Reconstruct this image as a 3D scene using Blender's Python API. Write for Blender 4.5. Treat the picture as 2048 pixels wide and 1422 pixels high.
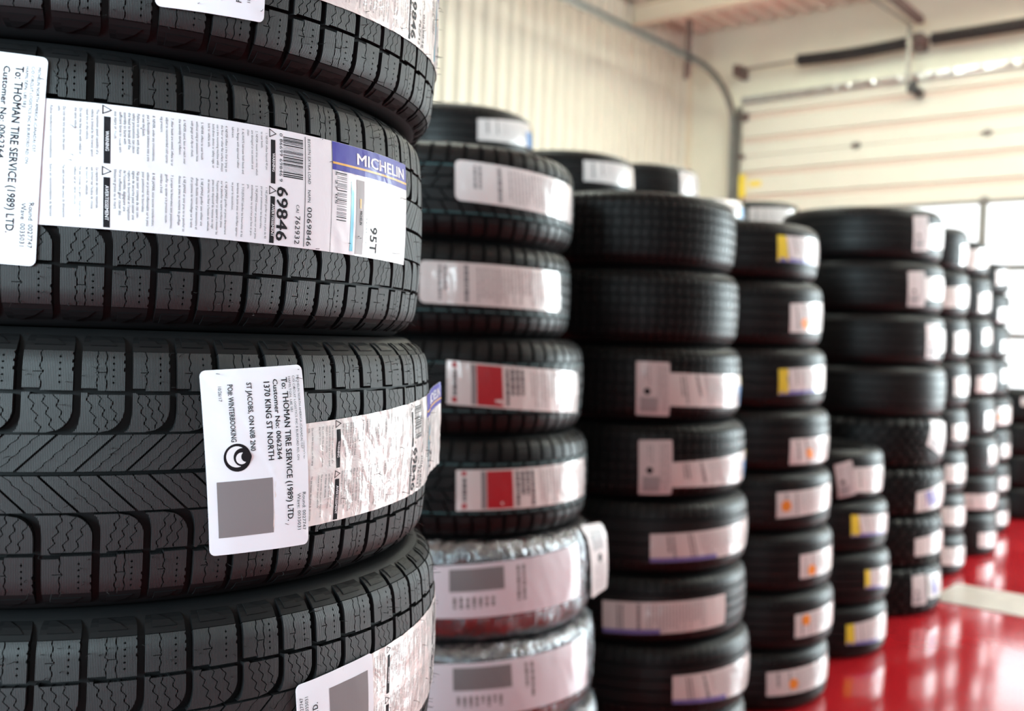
import bpy, math, random
import numpy as np
from mathutils import Matrix, Vector, noise

for _o in list(bpy.data.objects):
    bpy.data.objects.remove(_o)
scene = bpy.context.scene
COL = scene.collection
PI = math.pi

# ------------------------------------------------------------------ camera
def cam_axes(yaw, pitch, roll):
    y, p, r = map(math.radians, (yaw, pitch, roll))
    f = Vector((-math.sin(y) * math.cos(p), math.cos(y) * math.cos(p), math.sin(p)))
    r0 = Vector((math.cos(y), math.sin(y), 0))
    u0 = r0.cross(f)
    return f, math.cos(r) * r0 + math.sin(r) * u0, -math.sin(r) * r0 + math.cos(r) * u0

cam_data = bpy.data.cameras.new('camera')
cam = bpy.data.objects.new('camera', cam_data)
COL.objects.link(cam)
f_, r_, u_ = cam_axes(39.8, -1.14, 2.0)
cam.matrix_world = Matrix(((r_.x, u_.x, -f_.x, 0), (r_.y, u_.y, -f_.y, 0), (r_.z, u_.z, -f_.z, 1.205), (0, 0, 0, 1)))
cam_data.sensor_width = 36
cam_data.lens = 36 * 1960 / 2048
cam_data.clip_start = 0.02
cam_data.dof.use_dof = True
cam_data.dof.focus_distance = 0.775
cam_data.dof.aperture_fstop = 5.2
scene.camera = cam

# ------------------------------------------------------------------ light
world = bpy.data.worlds.new('overcast_sky')
scene.world = world
world.use_nodes = True
bg = world.node_tree.nodes['Background']
bg.inputs[0].default_value = (0.95, 0.98, 1.0, 1)
bg.inputs[1].default_value = 1.25

def area(name, loc, target, sx, sy, power, color=(1, 1, 1)):
    l = bpy.data.lights.new(name, 'AREA')
    l.shape = 'RECTANGLE'
    l.size, l.size_y = sx, sy
    l.energy = power
    l.color = color
    o = bpy.data.objects.new(name, l)
    o.location = loc
    d = Vector(target) - Vector(loc)
    o.rotation_euler = d.to_track_quat('-Z', 'Y').to_euler()
    COL.objects.link(o)
    return o

# daylight entering through the glazed doors of the end wall and the far window of the back wall
area('daylight_end_door', (-3.04, 9.72, 1.66), (-3.04, 0, 1.4), 3.5, 1.8, 16, (0.80, 0.96, 1.0))
area('daylight_end_door_open', (1.9, 9.85, 1.8), (1.2, 0, 1.4), 3.4, 3.2, 370, (0.80, 0.96, 1.0))
area('added_back_key_light', (-0.1, -3.85, 1.95), (-0.1, 0, 1.75), 2.4, 1.7, 195, (0.68, 0.92, 1.0))  # added key light, placed to brighten the nearest stack more than the others
area('daylight_back_window_far', (5.3, -3.85, 2.05), (1.0, 0, 1.6), 1.4, 1.2, 50, (0.76, 0.94, 1.0))
# fluorescent tubes of the ceiling fixtures
for _x, _y, _p in ((-2.9, 3.0, 16), (-3.1, 6.9, 38), (-1.2, 7.3, 28), (1.2, 5.6, 40)):  # third fixture is added to brighten the end wall and door
    area('fluorescent_tube_light', (_x, _y, 4.30), (_x, _y, 0), 0.25, 1.6, _p, (0.89, 1.0, 0.94))
    area('added_ceiling_uplight', (_x, _y, 4.40), (_x, _y, 9), 0.12, 1.5, _p * 1.9, (0.89, 1.0, 0.94))  # added upward fill that brightens the deck and upper walls

vs = scene.view_settings
vs.view_transform = 'Standard'
vs.look = 'None'
vs.exposure = 1.05
vs.gamma = 1.0
vs.use_curve_mapping = False

# ------------------------------------------------------------------ helpers
def link(name, mesh, mat=None, parent=None, loc=None):
    o = bpy.data.objects.new(name, mesh)
    COL.objects.link(o)
    if mat is not None and mesh is not None and not mesh.materials:
        mesh.materials.append(mat)
    if parent is not None:
        o.parent = parent
    if loc is not None:
        o.location = loc
    return o

def tag(o, label=None, cat=None, group=None, kind=None):
    if label:
        o['label'] = label
    if cat:
        o['category'] = cat
    if group:
        o['group'] = group
    if kind:
        o['kind'] = kind
    return o

def empty(name, loc):
    o = bpy.data.objects.new(name, None)
    COL.objects.link(o)
    o.location = loc
    o.empty_display_size = 0.05
    return o

class MB:
    """collects faces and links them as one mesh"""
    def __init__(self):
        self.v, self.f = [], []

    def add(self, verts, faces):
        b = len(self.v)
        self.v.extend([tuple(map(float, p)) for p in verts])
        self.f.extend([tuple(int(i) + b for i in q) for q in faces])

    def box(self, x0, x1, y0, y1, z0, z1, M=None):
        p = [(x0, y0, z0), (x1, y0, z0), (x1, y1, z0), (x0, y1, z0), (x0, y0, z1), (x1, y0, z1), (x1, y1, z1), (x0, y1, z1)]
        if M is not None:
            p = [tuple(M @ Vector(q)) for q in p]
        self.add(p, [(3, 2, 1, 0), (4, 5, 6, 7), (0, 1, 5, 4), (1, 2, 6, 5), (2, 3, 7, 6), (3, 0, 4, 7)])
        return self

    def tube(self, pts, r, n=8, cap=True):
        pts = [Vector(p) for p in pts]
        rr = r if isinstance(r, (list, tuple)) else [r] * len(pts)
        rings = []
        for i, p in enumerate(pts):
            t = (pts[min(i + 1, len(pts) - 1)] - pts[max(i - 1, 0)]).normalized()
            a = Vector((0, 0, 1)) if abs(t.z) < 0.9 else Vector((1, 0, 0))
            x = t.cross(a).normalized()
            y = t.cross(x)
            rings.append([p + (x * math.cos(2 * PI * k / n) + y * math.sin(2 * PI * k / n)) * rr[i] for k in range(n)])
        vs_ = [q for ring in rings for q in ring]
        fs = []
        for i in range(len(pts) - 1):
            for k in range(n):
                fs.append((i * n + k, i * n + (k + 1) % n, (i + 1) * n + (k + 1) % n, (i + 1) * n + k))
        if cap:
            fs.append(tuple(range(n - 1, -1, -1)))
            fs.append(tuple((len(pts) - 1) * n + k for k in range(n)))
        self.add(vs_, fs)
        return self

    def mesh(self, name, smooth=False):
        m = bpy.data.meshes.new(name)
        m.from_pydata(self.v, [], self.f)
        if smooth:
            m.polygons.foreach_set('use_smooth', [True] * len(m.polygons))
        m.update()
        return m

    def build(self, name, mat, parent=None, smooth=False, loc=None):
        return link(name, self.mesh(name, smooth), mat, parent, loc)

# ------------------------------------------------------------------ materials
def new_mat(name):
    m = bpy.data.materials.new(name)
    m.use_nodes = True
    nt = m.node_tree
    return m, nt, nt.nodes['Principled BSDF']

def plain(name, color, rough=0.5, metal=0.0, spec=0.5, var=0.0, scale=30.0, bump=0.0, bscale=200.0, coat=0.0):
    m, nt, p = new_mat(name)
    p.inputs['Base Color'].default_value = (*color, 1)
    p.inputs['Roughness'].default_value = rough
    p.inputs['Metallic'].default_value = metal
    p.inputs['Specular IOR Level'].default_value = spec
    p.inputs['Coat Weight'].default_value = coat
    p.inputs['Coat Roughness'].default_value = 0.08
    tc = nt.nodes.new('ShaderNodeTexCoord')
    if var:
        n = nt.nodes.new('ShaderNodeTexNoise')
        n.inputs['Scale'].default_value = scale
        n.inputs['Detail'].default_value = 4
        nt.links.new(tc.outputs['Object'], n.inputs['Vector'])
        r = nt.nodes.new('ShaderNodeValToRGB')
        r.color_ramp.elements[0].position = 0.3
        r.color_ramp.elements[1].position = 0.7
        r.color_ramp.elements[0].color = (*[c * (1 - var) for c in color], 1)
        r.color_ramp.elements[1].color = (*[min(1, c * (1 + var)) for c in color], 1)
        nt.links.new(n.outputs['Fac'], r.inputs['Fac'])
        nt.links.new(r.outputs['Color'], p.inputs['Base Color'])
    if bump:
        n2 = nt.nodes.new('ShaderNodeTexNoise')
        n2.inputs['Scale'].default_value = bscale
        n2.inputs['Detail'].default_value = 3
        nt.links.new(tc.outputs['Object'], n2.inputs['Vector'])
        b = nt.nodes.new('ShaderNodeBump')
        b.inputs['Strength'].default_value = bump
        b.inputs['Distance'].default_value = 0.002
        nt.links.new(n2.outputs['Fac'], b.inputs['Height'])
        nt.links.new(b.outputs['Normal'], p.inputs['Normal'])
    return m

def film_material(name):
    m, nt, p = new_mat(name)
    nt.nodes.remove(p)
    out = nt.nodes['Material Output']
    tr = nt.nodes.new('ShaderNodeBsdfTransparent')
    gl = nt.nodes.new('ShaderNodeBsdfGlossy')
    gl.inputs['Roughness'].default_value = 0.1
    gl.inputs['Color'].default_value = (0.95, 0.96, 1, 1)
    mx = nt.nodes.new('ShaderNodeMixShader')
    mx.inputs[0].default_value = 0.22
    tc = nt.nodes.new('ShaderNodeTexCoord')
    mp = nt.nodes.new('ShaderNodeMapping')
    mp.inputs['Scale'].default_value = (1, 1, 0.35)
    n = nt.nodes.new('ShaderNodeTexNoise')
    n.inputs['Scale'].default_value = 38
    n.inputs['Detail'].default_value = 5
    b = nt.nodes.new('ShaderNodeBump')
    b.inputs['Strength'].default_value = 1.0
    b.inputs['Distance'].default_value = 0.02
    nt.links.new(tc.outputs['Object'], mp.inputs['Vector'])
    nt.links.new(mp.outputs['Vector'], n.inputs['Vector'])
    nt.links.new(n.outputs['Fac'], b.inputs['Height'])
    nt.links.new(b.outputs['Normal'], gl.inputs['Normal'])
    nt.links.new(tr.outputs[0], mx.inputs[1])
    nt.links.new(gl.outputs[0], mx.inputs[2])
    nt.links.new(mx.outputs[0], out.inputs['Surface'])
    return m

def glass_material(name):
    m, nt, p = new_mat(name)
    nt.nodes.remove(p)
    out = nt.nodes['Material Output']
    tr = nt.nodes.new('ShaderNodeBsdfTransparent')
    gl = nt.nodes.new('ShaderNodeBsdfGlossy')
    gl.inputs['Roughness'].default_value = 0.03
    fr = nt.nodes.new('ShaderNodeFresnel')
    fr.inputs['IOR'].default_value = 1.45
    mx = nt.nodes.new('ShaderNodeMixShader')
    nt.links.new(fr.outputs[0], mx.inputs[0])
    nt.links.new(tr.outputs[0], mx.inputs[1])
    nt.links.new(gl.outputs[0], mx.inputs[2])
    nt.links.new(mx.outputs[0], out.inputs['Surface'])
    return m

def rubber_material(name, color, rough, lines=0.0, spec=0.24):
    m, nt, p = new_mat(name)
    p.inputs['Specular IOR Level'].default_value = spec
    tc = nt.nodes.new('ShaderNodeTexCoord')
    n = nt.nodes.new('ShaderNodeTexNoise')
    n.inputs['Scale'].default_value = 18
    n.inputs['Detail'].default_value = 6
    nt.links.new(tc.outputs['Object'], n.inputs['Vector'])
    r = nt.nodes.new('ShaderNodeValToRGB')
    r.color_ramp.elements[0].color = (*[c * 0.75 for c in color], 1)
    r.color_ramp.elements[1].color = (*[c * 1.3 for c in color], 1)
    nt.links.new(n.outputs['Fac'], r.inputs['Fac'])
    nt.links.new(r.outputs['Color'], p.inputs['Base Color'])
    r2 = nt.nodes.new('ShaderNodeMapRange')
    r2.inputs['To Min'].default_value = rough - 0.06
    r2.inputs['To Max'].default_value = rough + 0.08
    nt.links.new(n.outputs['Fac'], r2.inputs['Value'])
    nt.links.new(r2.outputs['Result'], p.inputs['Roughness'])
    if lines:
        # very fine vertical mould lines running across the blocks (angle around the tyre axis)
        sp = nt.nodes.new('ShaderNodeSeparateXYZ')
        nt.links.new(tc.outputs['Object'], sp.inputs[0])
        at = nt.nodes.new('ShaderNodeMath'); at.operation = 'ARCTAN2'
        nt.links.new(sp.outputs['Y'], at.inputs[0]); nt.links.new(sp.outputs['X'], at.inputs[1])
        ml = nt.nodes.new('ShaderNodeMath'); ml.operation = 'MULTIPLY'; ml.inputs[1].default_value = 1900.0
        nt.links.new(at.outputs[0], ml.inputs[0])
        sn = nt.nodes.new('ShaderNodeMath'); sn.operation = 'SINE'
        nt.links.new(ml.outputs[0], sn.inputs[0])
        n3 = nt.nodes.new('ShaderNodeTexNoise'); n3.inputs['Scale'].default_value = 900
        nt.links.new(tc.outputs['Object'], n3.inputs['Vector'])
        ad = nt.nodes.new('ShaderNodeMath'); ad.operation = 'ADD'
        nt.links.new(sn.outputs[0], ad.inputs[0]); nt.links.new(n3.outputs['Fac'], ad.inputs[1])
        b = nt.nodes.new('ShaderNodeBump'); b.inputs['Strength'].default_value = lines; b.inputs['Distance'].default_value = 0.0003
        nt.links.new(ad.outputs[0], b.inputs['Height'])
        nt.links.new(b.outputs['Normal'], p.inputs['Normal'])
    return m

def paper_material(name, color, rough, crinkle, cscale=60.0, coat=0.6):
    m, nt, p = new_mat(name)
    p.inputs['Base Color'].default_value = (*color, 1)
    p.inputs['Roughness'].default_value = rough
    p.inputs['Coat Weight'].default_value = coat
    p.inputs['Coat Roughness'].default_value = 0.09
    tc = nt.nodes.new('ShaderNodeTexCoord')
    n = nt.nodes.new('ShaderNodeTexNoise')
    n.inputs['Scale'].default_value = cscale
    n.inputs['Detail'].default_value = 3
    n.inputs['Distortion'].default_value = 0.6
    v = nt.nodes.new('ShaderNodeTexVoronoi')
    v.feature = 'DISTANCE_TO_EDGE'
    v.inputs['Scale'].default_value = cscale * 0.45
    nt.links.new(tc.outputs['Object'], n.inputs['Vector'])
    nt.links.new(tc.outputs['Object'], v.inputs['Vector'])
    mx = nt.nodes.new('ShaderNodeMath'); mx.operation = 'MULTIPLY_ADD'
    mx.inputs[1].default_value = 0.5
    nt.links.new(v.outputs['Distance'], mx.inputs[0])
    nt.links.new(n.outputs['Fac'], mx.inputs[2])
    b = nt.nodes.new('ShaderNodeBump')
    b.inputs['Strength'].default_value = crinkle
    b.inputs['Distance'].default_value = 0.003
    nt.links.new(mx.outputs[0], b.inputs['Height'])
    nt.links.new(b.outputs['Normal'], p.inputs['Normal'])
    nt.links.new(b.outputs['Normal'], p.inputs['Coat Normal'])
    return m

def floor_material():
    m, nt, p = new_mat('red_epoxy_floor')
    tc = nt.nodes.new('ShaderNodeTexCoord')
    n = nt.nodes.new('ShaderNodeTexNoise'); n.inputs['Scale'].default_value = 1.3; n.inputs['Detail'].default_value = 6
    nt.links.new(tc.outputs['Object'], n.inputs['Vector'])
    r = nt.nodes.new('ShaderNodeValToRGB')
    r.color_ramp.elements[0].position = 0.3; r.color_ramp.elements[1].position = 0.7
    r.color_ramp.elements[0].color = (0.37, 0.010, 0.015, 1)
    r.color_ramp.elements[1].color = (0.44, 0.014, 0.020, 1)
    nt.links.new(n.outputs['Fac'], r.inputs['Fac'])
    nt.links.new(r.outputs['Color'], p.inputs['Base Color'])
    p.inputs['Coat Weight'].default_value = 0.3; p.inputs['Coat Roughness'].default_value = 0.06
    n2 = nt.nodes.new('ShaderNodeTexNoise'); n2.inputs['Scale'].default_value = 5; n2.inputs['Detail'].default_value = 5
    nt.links.new(tc.outputs['Object'], n2.inputs['Vector'])
    r2 = nt.nodes.new('ShaderNodeMapRange')
    r2.inputs['To Min'].default_value = 0.07; r2.inputs['To Max'].default_value = 0.16
    nt.links.new(n2.outputs['Fac'], r2.inputs['Value'])
    nt.links.new(r2.outputs['Result'], p.inputs['Roughness'])
    b = nt.nodes.new('ShaderNodeBump'); b.inputs['Strength'].default_value = 0.06; b.inputs['Distance'].default_value = 0.02
    nt.links.new(n2.outputs['Fac'], b.inputs['Height'])
    nt.links.new(b.outputs['Normal'], p.inputs['Normal'])
    return m

M = dict(
    tread=rubber_material('winter_tread_rubber', (0.0105, 0.0108, 0.0118), 0.50, 0.35, 0.4),
    side=rubber_material('sidewall_rubber', (0.006, 0.0062, 0.0068), 0.5, 0.0, 0.14),
    base=rubber_material('groove_rubber', (0.020, 0.022, 0.026), 0.45),
    rubber=rubber_material('plain_tread_rubber', (0.005, 0.005, 0.0052), 0.43),
    hair=plain('vent_hair_rubber', (0.012, 0.012, 0.012), 0.6, spec=0.2),
    ship=paper_material('shipping_label_paper', (0.84, 0.88, 0.95), 0.6, 0.03, 20, 0.0),
    paper=paper_material('glossy_sticker_paper', (0.82, 0.83, 0.89), 0.34, 0.16, 45, 0.8),
    paper_crumpled=paper_material('crumpled_sticker_paper', (0.80, 0.79, 0.78), 0.36, 0.55, 70, 0.7),
    paper_far=paper_material('tyre_sticker_paper', (0.68, 0.64, 0.63), 0.35, 0.3, 40, 0.8),
    paper_tag=paper_material('matt_tag_paper', (0.66, 0.61, 0.61), 0.5, 0.05, 20, 0.1),
    wrap_paper=paper_material('wrap_label_paper', (0.76, 0.72, 0.78), 0.35, 0.3, 30, 0.6),
    ink=plain('black_ink', (0.010, 0.010, 0.013), 0.6, spec=0.2),
    ink_soft=plain('small_print_ink', (0.06, 0.06, 0.065), 0.5, spec=0.3),
    ink_grey=plain('grey_print_ink', (0.22, 0.21, 0.22), 0.5),
    ink_pale=plain('pale_print_ink', (0.36, 0.34, 0.35), 0.5),
    white_ink=plain('white_ink', (0.85, 0.86, 0.9), 0.35),
    blue=plain('blue_print', (0.035, 0.03, 0.36), 0.4, spec=0.3, coat=0.15),
    blue_soft=plain('faded_blue_print', (0.16, 0.15, 0.42), 0.4),
    sky_blue=plain('sky_blue_print', (0.05, 0.25, 0.62), 0.3, coat=0.5),
    cyan=plain('cyan_print', (0.10, 0.55, 0.75), 0.3, coat=0.5),
    gold=plain('gold_print', (0.75, 0.42, 0.06), 0.35),
    yellow=plain('yellow_print', (0.80, 0.62, 0.05), 0.4),
    orange=plain('orange_print', (0.90, 0.28, 0.02), 0.4),
    red=plain('red_print', (0.42, 0.012, 0.02), 0.35, coat=0.4),
    teal=plain('teal_paint', (0.02, 0.075, 0.08), 0.6),
    film=film_material('clear_crinkled_film'),
    glass=glass_material('window_glass'),
    wall=plain('cream_metal_panel', (0.67, 0.635, 0.54), 0.32, var=0.03, scale=3, bump=0.02, bscale=20),
    wallplain=plain('cream_painted_panel', (0.82, 0.80, 0.67), 0.42, var=0.03, scale=3),
    wallgrey=plain('grey_block_wall', (0.20, 0.20, 0.20), 0.7, var=0.1, scale=4),
    ceil=plain('white_metal_deck', (0.80, 0.75, 0.66), 0.5, var=0.03, scale=2),
    beam=plain('cream_steel_beam', (0.78, 0.70, 0.56), 0.45),
    door=plain('white_door_skin', (0.68, 0.67, 0.58), 0.42, var=0.02, scale=4),
    groove=plain('door_groove_shade', (0.66, 0.54, 0.46), 0.5),  # darker tan than the door skin: groove shade put into the colour
    galv=plain('galvanised_steel', (0.55, 0.56, 0.56), 0.30, metal=0.9, var=0.15, scale=25),
    dark_galv=plain('dull_galvanised_steel', (0.28, 0.27, 0.25), 0.42, metal=0.8, var=0.15, scale=25),
    track=plain('zinc_track', (0.36, 0.37, 0.36), 0.38, metal=0.85, var=0.1, scale=25),
    spring=plain('black_oiled_spring', (0.018, 0.016, 0.018), 0.45),
    bracket=plain('brown_steel_bracket', (0.16, 0.11, 0.10), 0.5, metal=0.3),
    floor=floor_material(),
    drain=plain('worn_zinc_plate', (0.46, 0.41, 0.35), 0.4, metal=0.2, var=0.12, scale=14, bump=0.1, bscale=60),
    lamp=plain('lamp_housing', (0.8, 0.8, 0.8), 0.4),
)

# ------------------------------------------------------------------ the room
XL, XR, YB, YE, ZC = -5.57, 6.5, -3.6, 9.6, 4.6

tag(MB().box(XL - 0.2, XR + 0.2, YB - 0.2, YE + 0.2, -0.12, 0.0).build('floor', M['floor']),
    'glossy red epoxy workshop floor under the tyre stacks', kind='structure')

def ribbed_panel(length_along, pitch, ribs, depth, height):
    """trapezoid-ribbed sheet: runs along +Y, ribs point +X, stands up +Z"""
    prof = []
    for k in range(ribs):
        y0 = k * pitch
        prof += [(0, y0), (0, y0 + pitch * 0.42), (depth, y0 + pitch * 0.52), (depth, y0 + pitch * 0.88), (0, y0 + pitch * 0.98)]
    prof.append((0, ribs * pitch))
    mb = MB()
    vs_ = []
    for x, y in prof:
        vs_ += [(x, y, 0), (x, y, height)]
    mb.add(vs_, [(2 * i, 2 * i + 2, 2 * i + 3, 2 * i + 1) for i in range(len(prof) - 1)])
    return mb.mesh('ribbed_panel')

wl = MB().box(XL - 0.2, XL - 0.03, YB - 0.2, YE, 0, ZC + 0.06).build('wall_left', M['wallplain'])
tag(wl, 'cream ribbed metal wall behind the tyre stacks', kind='structure')
pm = ribbed_panel(1, 0.166, 6, 0.032, ZC - 0.001)
y = YE - 0.996
while y > YB + 0.5:
    link('wall_panel', pm, M['wall'], wl, (XL - 0.025, y, 0.0005))
    y -= 0.996

# ceiling: ribbed white deck on steel purlins
ce = MB().box(XL - 0.2, XR + 0.2, YB - 0.2, YE + 0.2, ZC + 0.05, ZC + 0.15).build('ceiling', M['ceil'])
tag(ce, 'pale ribbed metal roof deck', kind='structure')
cm_ = MB()
prof = []
for k in range(5):
    x0 = k * 0.2
    prof += [(x0, 0.045), (x0 + 0.09, 0.045), (x0 + 0.11, 0.0), (x0 + 0.18, 0.0), (x0 + 0.2, 0.045)]
vs_ = []
for x, z in prof:
    vs_ += [(x, YB, z), (x, YE - 0.002, z)]
cm_.add(vs_, [(2 * i, 2 * i + 1, 2 * i + 3, 2 * i + 2) for i in range(len(prof) - 1)])
cm_ = cm_.mesh('deck_panel')
for k in range(12):
    link('deck_panel', cm_, M['ceil'], ce, (XL + k * 1.0, 0, ZC))
for yb in (8.42, 6.6, 4.8, 3.0, 1.2, -0.6, -2.4):
    b = MB().box(XL + 0.01, XR - 0.01, yb - 0.055, yb + 0.055, 4.40, 4.415).box(XL + 0.01, XR - 0.01, yb - 0.006, yb + 0.006, 4.415, 4.585) \
        .box(XL + 0.01, XR - 0.01, yb - 0.055, yb + 0.055, 4.585, 4.598)
    b.build('roof_beam', M['beam'], ce)

DX0, DX1, DZ = -4.87, -1.22, 3.79
we = MB()
we.box(XL - 0.2, DX0, YE, YE + 0.2, 0, ZC + 0.06).box(DX0, DX1, YE, YE + 0.2, DZ, ZC + 0.06).box(DX1, 0.2, YE, YE + 0.2, 0, ZC + 0.06)
we.box(0.2, 3.6, YE, YE + 0.2, 3.5, ZC + 0.06).box(3.6, XR + 0.2, YE, YE + 0.2, 0, ZC + 0.06)
tag(we.build('wall_end', M['wallplain']), 'plain cream end wall around the sectional door', kind='structure')
tag(MB().box(XR, XR + 0.2, YB - 0.2, YE, 0, ZC + 0.06).build('wall_right', M['wallgrey']), 'grey block side wall', kind='structure')
wb = MB()  # the opening nearer the middle is added for the key light
for x0, x1, z0, z1 in ((XL - 0.2, -1.3, 0, ZC + 0.06), (-1.3, 1.1, 0, 1.1), (-1.3, 1.1, 2.8, ZC + 0.06), (1.1, 4.6, 0, ZC + 0.06), (4.6, 6.0, 0, 1.45), (4.6, 6.0, 2.65, ZC + 0.06), (6.0, XR + 0.2, 0, ZC + 0.06)):
    wb.box(x0, x1, YB - 0.2, YB, z0, z1)
tag(wb.build('wall_back', M['wallgrey']), 'grey block wall behind the viewer with a window and an added key-light opening', kind='structure')
# corner trim between ribbed wall and end wall
tag(MB().box(XL - 0.02, XL + 0.05, YE - 0.014, YE - 0.002, 0.001, 4.39).box(XL + 0.001, XL + 0.012, YE - 0.07, YE - 0.015, 0.001, 4.39)
    .build('trim_1', M['beam']), 'cream corner flashing', kind='structure')

# ------------------------------------------------------------------ sectional door
door = empty('door_1', (0, 9.50, 0))
tag(door, 'white sectional overhead door with glazed lower sections', kind='structure')

def door_section(z0, z1):
    h = z1 - z0
    pr = [(0.0, 0.004), (0.004, 0.0), (0.125, 0.0), (0.132, 0.024), (0.188, 0.024), (0.195, 0.0), (0.375, 0.0), (0.382, 0.024), (0.438, 0.024), (0.445, 0.0),
          (h - 0.004, 0.0), (h, 0.004)]
    mb = MB()
    vv = []
    for z, yy in pr:
        vv += [(DX0 + 0.02, yy, z0 + z), (DX1 - 0.02, yy, z0 + z)]
    n = len(pr)
    fs = [(2 * i, 2 * i + 1, 2 * i + 3, 2 * i + 2) for i in range(n - 1)]
    vv += [(DX0 + 0.02, 0.05, z0), (DX1 - 0.02, 0.05, z0), (DX0 + 0.02, 0.05, z1), (DX1 - 0.02, 0.05, z1)]
    k = 2 * n
    fs += [(k, k + 2, k + 3, k + 1), (0, k, k + 1, 1), (2 * n - 2, 2 * n - 1, k + 3, k + 2)]
    mb.add(vv, fs)
    o = mb.build('door_section', M['door'], door)
    for zz in (0.134, 0.384):
        MB().box(DX0 + 0.021, DX1 - 0.021, 0.0195, 0.0238, z0 + zz, z0 + zz + 0.052).build('groove_shade_band', M['groove'], o)  # tan band that paints shade into the groove
    return o

sec_top = door_section(3.184, 3.785)
sec_mid = door_section(2.578, 3.180)
sec_low = door_section(0.01, 0.742)
for z0, z1 in ((1.968, 2.574), (1.358, 1.964), (0.746, 1.354)):
    mb = MB()
    xs = [DX0 + 0.02, DX0 + 0.02 + 1.20, DX0 + 0.02 + 2.40, DX1 - 0.02]
    mb.box(xs[0], xs[3], 0, 0.045, z0, z0 + 0.03).box(xs[0], xs[3], 0, 0.045, z1 - 0.03, z1)
    for k, x in enumerate(xs):
        a, b = (x, x + 0.05) if k == 0 else ((x - 0.05, x) if k == 3 else (x - 0.034, x + 0.034))
        mb.box(a, b, 0.001, 0.044, z0 + 0.03, z1 - 0.03)
    s = mb.build('door_section', M['dark_galv'], door)
    for k in range(3):
        a = xs[k] + (0.05 if k == 0 else 0.034)
        b = xs[k + 1] - (0.05 if k == 2 else 0.034)
        MB().box(a, b, 0.018, 0.024, z0 + 0.03, z1 - 0.03).build('window_pane', M['glass'], s)
# hinges on the section joints, roller brackets at the door's edge
for x, z in ((DX0 + 1.24, 3.182), (DX0 + 2.43, 3.182), (DX0 + 2.43, 2.576)):
    mb = MB()
    mb.box(x - 0.03, x + 0.03, -0.006, 0, z - 0.035, z + 0.035).tube([(x - 0.045, -0.012, z), (x + 0.045, -0.012, z)], 0.016, 8)
    mb.build('hinge', M['dark_galv'], door)
for z, k in ((3.60, 1.0), (3.182, 0.6)):
    mb = MB()
    mb.box(DX0 + 0.02, DX0 + 0.02 + 0.06 * k, -0.014, 0, z - 0.05 * k, z + 0.04 * k).tube([(DX0 - 0.02, -0.03, z), (DX0 + 0.05, -0.03, z)], 0.016, 8)
    mb.build('roller_bracket', M['bracket'], door)
MB().box(DX0 - 0.055, DX0 + 0.012, -0.03, -0.006, 0.002, 3.70).build('jamb_seal', M['dark_galv'], door)
st = MB()
st.box(DX0 + 0.02, DX1 - 0.02, -0.05, -0.002, 3.735, 3.745).box(DX0 + 0.02, DX1 - 0.02, -0.056, -0.05, 3.735, 3.795).box(DX0 + 0.02, DX1 - 0.02, -0.05, -0.002, 3.785, 3.795)
x = DX0 + 0.75
random.seed(4)
while x < DX1 - 0.1:
    w = random.uniform(0.10, 0.2)
    st.add([(x, -0.057, 3.742), (x + w, -0.057, 3.742), (x + w, -0.057, 3.788), (x, -0.057, 3.788), (x + 0.02, -0.066, 3.752), (x + w - 0.02, -0.070, 3.752), (x + w - 0.02, -0.062, 3.78), (x + 0.02, -0.066, 3.78)],
           [(0, 1, 5, 4), (1, 2, 6, 5), (2, 3, 7, 6), (3, 0, 4, 7), (4, 5, 6, 7)])
    x += w + random.uniform(0.02, 0.08)
st.build('stiffening_strut', M['galv'], door)
MB().box(-4.75, -4.62, -0.004, -0.0005, 2.86, 2.915).build('yellow_sticker', M['yellow'], sec_mid)
ys = MB().box(-4.845, -4.79, 9.445, 9.492, 2.745, 2.985).box(-4.835, -4.80, 9.492, 9.4985, 2.80, 2.93).build('safety_strip', M['yellow'])
tag(ys, 'yellow safety strip beside the door track', 'safety strip')

tr = empty('door_track', (-4.93, 9.44, 0))
tag(tr, 'galvanised door track curving from the door edge back along the ceiling', 'door track')
pts = [(0, 0.0, 0.0), (0, 0.0, 3.5)]
for k in range(1, 9):
    a = k / 8 * PI / 2
    pts.append((0, -0.85 + 0.85 * math.cos(a), 3.5 + 0.5 * math.sin(a)))
pts.append((0, -7.4, 4.0))
rail = MB()
P = [Vector(p) for p in pts]
prf = [(-0.030, -0.012), (-0.030, 0.030), (0.030, 0.030), (0.030, -0.012), (0.025, -0.012), (0.025, 0.025), (-0.025, 0.025), (-0.025, -0.012)]
rings = []
for i, p in enumerate(P):
    t = (P[min(i + 1, len(P) - 1)] - P[max(i - 1, 0)]).normalized()
    nrm = Vector((1, 0, 0)).cross(t)
    rings += [p + nrm * a + Vector((-b, 0, 0)) for a, b in prf]
fs = []
for i in range(len(P) - 1):
    for k in range(8):
        fs.append((i * 8 + k, i * 8 + (k + 1) % 8, (i + 1) * 8 + (k + 1) % 8, (i + 1) * 8 + k))
rail.add(rings, fs)
rail.build('track_rail', M['track'], tr)
hb = MB().box(-0.065, -0.025, -0.935, -0.885, 3.83, 4.385)
hb.box(-0.07, -0.065, -0.945, -0.875, 3.80, 3.95)
hb.build('hanger_bracket', M['bracket'], tr)
MB().box(-0.065, -0.025, -4.45, -4.40, 3.93, 4.385).build('hanger_bracket', M['bracket'], tr)
for z in (0.6, 1.5, 2.4, 3.3):
    MB().box(-0.05, 0.02, 0.031, 0.157, z, z + 0.05).build('wall_bracket', M['dark_galv'], tr)

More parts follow.
